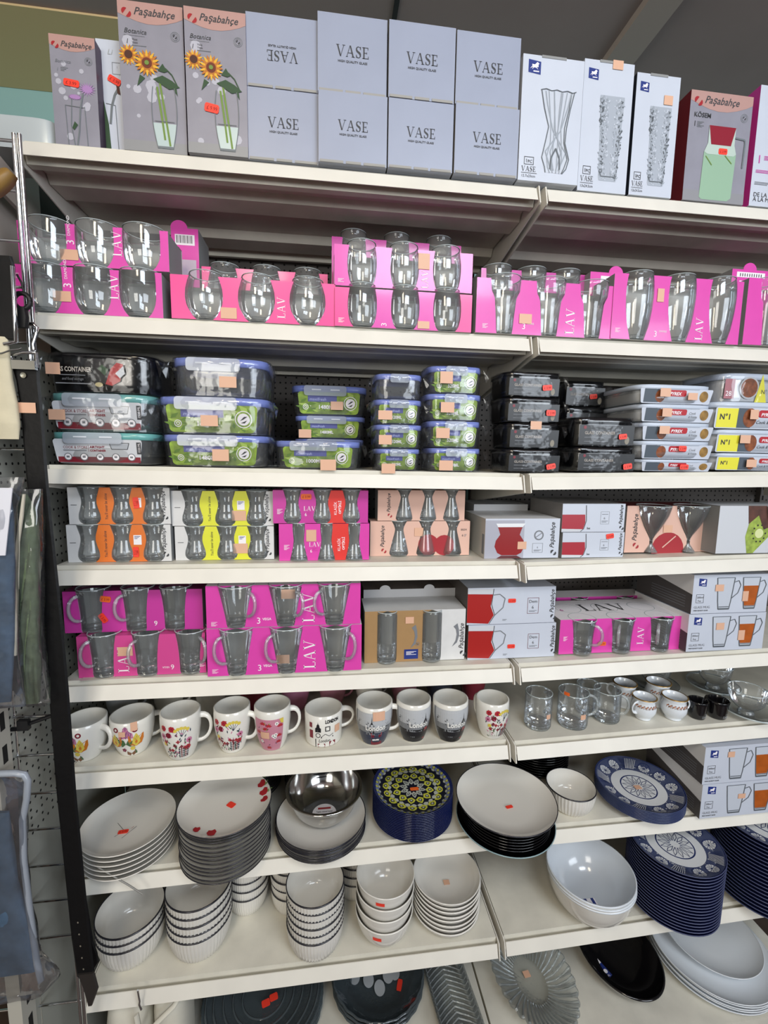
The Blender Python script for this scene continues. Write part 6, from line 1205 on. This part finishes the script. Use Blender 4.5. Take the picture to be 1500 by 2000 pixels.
t = thing('cable_tie', 'black tie strip knotted on the chrome grid at mug height', 'tie'); mb = MB(); mb.tube([un(p, q, 1, GY - .008) for p, q in ((-10, 1427), (40, 1423), (60, 1412), (100, 1398), (125, 1394))], .0042, KNOT, 6, flat=.6); mb.build('strip', t); mb = MB(); q = un(47, 1415, 1, GY - .010); mb.box(q.x - .010, q.x + .010, q.y - .006, q.y + .004, q.z - .010, q.z + .010, KNOT); mb.build('knot', t)
# cream ribbed cloth
CRM = mat('#cfc6ac', .8, noise=.12, scale=30)
def slab(edge, y0, th, m, xl=-.30, rib=0, nz=60, wav=.0, ph=0):
    """hanging goods: right-hand outline traced from pixels (px,py top to bottom) at its own distance, left side out of view"""
    P = [un(a, b, 1, y0) for a, b in edge]; z0, z1 = P[-1].z, P[0].z; rings = []
    for i in range(nz + 1):
        z = z1 + (z0 - z1) * i / nz; x = P[0].x
        for p, q in zip(P, P[1:]):
            if q.z <= z <= p.z + 1e-9: x = p.x + (q.x - p.x) * (p.z - z) / max(1e-9, p.z - q.z)
        tt = th * min(1, .35 + 4 * min(i, nz - i) / nz) * (1 + (rib and .10 * math.cos(i * pi) or 0)); cx, hw = (xl + x) / 2, (x - xl) / 2; R = []
        for k in range(28):
            a = 2 * pi * k / 28; ca, sa = math.cos(a), math.sin(a); q = (abs(ca) ** 4 + abs(sa) ** 4) ** -.25
            R.append((cx + hw * q * ca, y0 + tt / 2 * q * sa * (1 + wav * math.sin(ca * 19 + z * 60 + ph)), z))
        rings.append(R)
    mb = MB(); mb.loft(rings[::-1], m, True, True, True); return mb
t = thing('ribbed_cloth', 'cream ribbed cloth hanging at the left edge above the packets', 'cloth'); slab([(10, 658), (16, 664), (20, 700), (24, 740), (34, 790), (39, 830), (37, 858)], -.09, .022, CRM, rib=1, nz=64).build('cloth_body', t)
mb = MB(); mb.tube([un(p, q, 1, -.105) for p, q in ((-20, 692), (4, 690), (20, 684), (38, 682), (42, 680))], .0014, mat('#8d8f92', .3, metal=1), 6); mb.build('hook_wire', t)
NAVF = mat('#48607a', .85, noise=.3, scale=35, bump=.5); GRNF = mat('#66755a', .9, noise=.25, scale=60, bump=.6); CARD = mat('#dfe0ea', .5); PKC = mat('#b79d94', .6); PFILM = glassm('sleeve_film', (.93, .93, .94), (.6, .62, .65), .12, .1, 1.2, 22, .04, (.75, .75, .78))
t = thing('packaged_garment', 'green ribbed garment in a clear bag hanging beside the belt', 'packet'); slab([(52, 965), (66, 990), (74, 1040), (76, 1200), (77, 1372)], -.10, .026, GRNF, xl=un(33, 1200, 1, -.10).x, wav=.15).build('folded_fabric', t)
slab([(82, 955), (82, 1100), (82, 1250), (98, 1375)], -.10, .034, PFILM, xl=un(30, 1200, 1, -.10).x, wav=.3, ph=2).build('clear_bag', t)
mb = ribbon([(47, 965), (42, 1010), (35, 1060), (33, 1160), (30, 1280)], [.004, .006, .006, .006, .005], .004, mat('#c9c3b4', .6), -.122); mb.build('hanging_cord', t)
t = thing('packaged_garment', 'blue garment in a clear bag with a white header card, cut by the left edge', 'packet'); slab([(20, 958), (26, 1000), (30, 1100), (28, 1250), (22, 1370)], -.125, .020, NAVF, wav=.2).build('folded_fabric', t)
mb = MB(); a, b = un(24, 953, 1, -.142), un(10, 1085, 1, -.142); mb.add([(-.3, -.142, a.z), (a.x, -.142, a.z), (b.x, -.142, b.z), (-.3, -.142, b.z), (-.3, -.140, a.z), (a.x, -.140, a.z), (b.x, -.140, b.z), (-.3, -.140, b.z)], [[3, 2, 1, 0], [4, 5, 6, 7], [1, 2, 6, 5], [2, 3, 7, 6], [0, 1, 5, 4]], CARD); mb.build('header_card', t)
slab([(48, 932), (34, 990), (33, 1150), (40, 1280), (50, 1378)], -.128, .036, PFILM, wav=.3, ph=1).build('clear_bag', t)
t = thing('packaged_garment', 'navy garment in a framed clear packet at the lower left corner', 'packet'); slab([(18, 1585), (24, 1640), (34, 1720), (55, 1790), (68, 1850), (76, 1895)], -.12, .026, NAVF, wav=.2, nz=50).build('folded_fabric', t)
slab([(32, 1516), (36, 1560), (38, 1700), (58, 1800), (76, 1900)], -.10, .004, PKC).build('backing_card', t)
mb = MB(); mb.tube([un(p, q, 1, -.122) for p, q in ((-30, 1512), (30, 1510), (48, 1513), (54, 1524), (52, 1560), (44, 1600), (46, 1680), (58, 1780), (72, 1880), (80, 1915))], .006, CLIP, 8); mb.build('packet_frame', t)
slab([(50, 1520), (52, 1700), (66, 1800), (82, 1870), (118, 1905), (80, 1945)], -.12, .034, PFILM, wav=.35, ph=3).build('clear_bag', t)
slab([(20, 1400), (36, 1400), (36, 1500), (38, 1620)], -.03, .006, PKC).build('card_panel') and None
o = bpy.data.objects['card_panel']; tag(o, 'pinkish card panel behind the chrome grid at the left edge', 'panel')
mb = MB(); q = un(12, 380, 1, -.2); mb.lathe([(0, 0), (1, 0), (1, .02), (0, .02)], mat('#8a6a35', .5), 32, sx=.030, sy=.010); o = mb.build('wooden_disc'); o.location = (un(4, 368, 1, -.12).x, -.12, un(4, 368, 1, -.12).z); o.rotation_euler = (hp, 0, 0); o.rotation_euler[1] = -.7; tag(o, 'oval brown disc hanging at the left edge under the chrome grid top', 'disc')
# small things on and at the shelves
mb = MB(); mb.tube([un(185, 1690, 1, -.03), un(215, 1708, 1, -.034), un(250, 1728, 1, -.036), un(278, 1746, 1, -.034)], .0018, mat('#8f8d88', .4), 6); tag(mb.build('wire_stick'), 'thin grey stick leaning over the seventh shelf edge at the left', 'stick')
mb = MB(); P = [on(5, a, b) for a, b in ((150, 1337), (160, 1326), (222, 1321), (218, 1331))]; vs = [(p.x, p.y + .012, p.z + .0008) for p in P]; mb.add(vs + [(a, b, c + .0006) for a, b, c in vs], [[0, 1, 2, 3], [7, 6, 5, 4], [0, 3, 7, 4], [1, 5, 6, 2], [3, 2, 6, 7], [0, 4, 5, 1]], mat('#cfccbe', .5)); tag(mb.build('paper_strip'), 'torn paper strip on the fifth shelf under the pink cup packs', 'paper')
t = thing('metal_hook', 'small metal ring hook over the lowest raised shelf edge', 'hook'); mb = MB(); mb.tube([un(p, q, 1, -.020) for p, q in ((269, 1934), (271, 1945), (273, 1955), (272, 1962), (276, 1972))], .0022, CHR, 8); mb.build('hook_wire', t)
BAGM = mat('#d6d2c4', .6, noise=.05); t = thing('soft_bag', 'cream bag with a strap on the base deck below the metal hook', 'bag', (.068, .075, -.4275))
mb = MB(); mb.lathe([(.3, .0), (.9, .004), (1, .05), (1, .18), (.9, .225), (.6, .245), (.2, .25)], BAGM, 48, ex=3, sx=.048, sy=.06, c0=True, c1=True); mb.build('bag_body', t)
mb = MB(); mb.tube([(.046, -.085, .26), (.050, -.085, .22), (.058, -.08, .185), (.085, -.07, .21), (.12, -.06, .235), (.14, -.03, .25)], .006, BAGM, 8, flat=.4); mb.build('strap', t)
mb = MB(); mb.lathe([(.3, .0), (.9, .004), (1, .05), (1, .18), (.93, .215), (.7, .235), (.2, .245)], BAGM, 48, ex=2.4, sx=.042, sy=.06, c0=True, c1=True); o = mb.build('soft_bag'); o.location = (.165, .085, -.4275); tag(o, 'cream rounded bag between the strapped bag and the ribbed glass platters', 'bag')
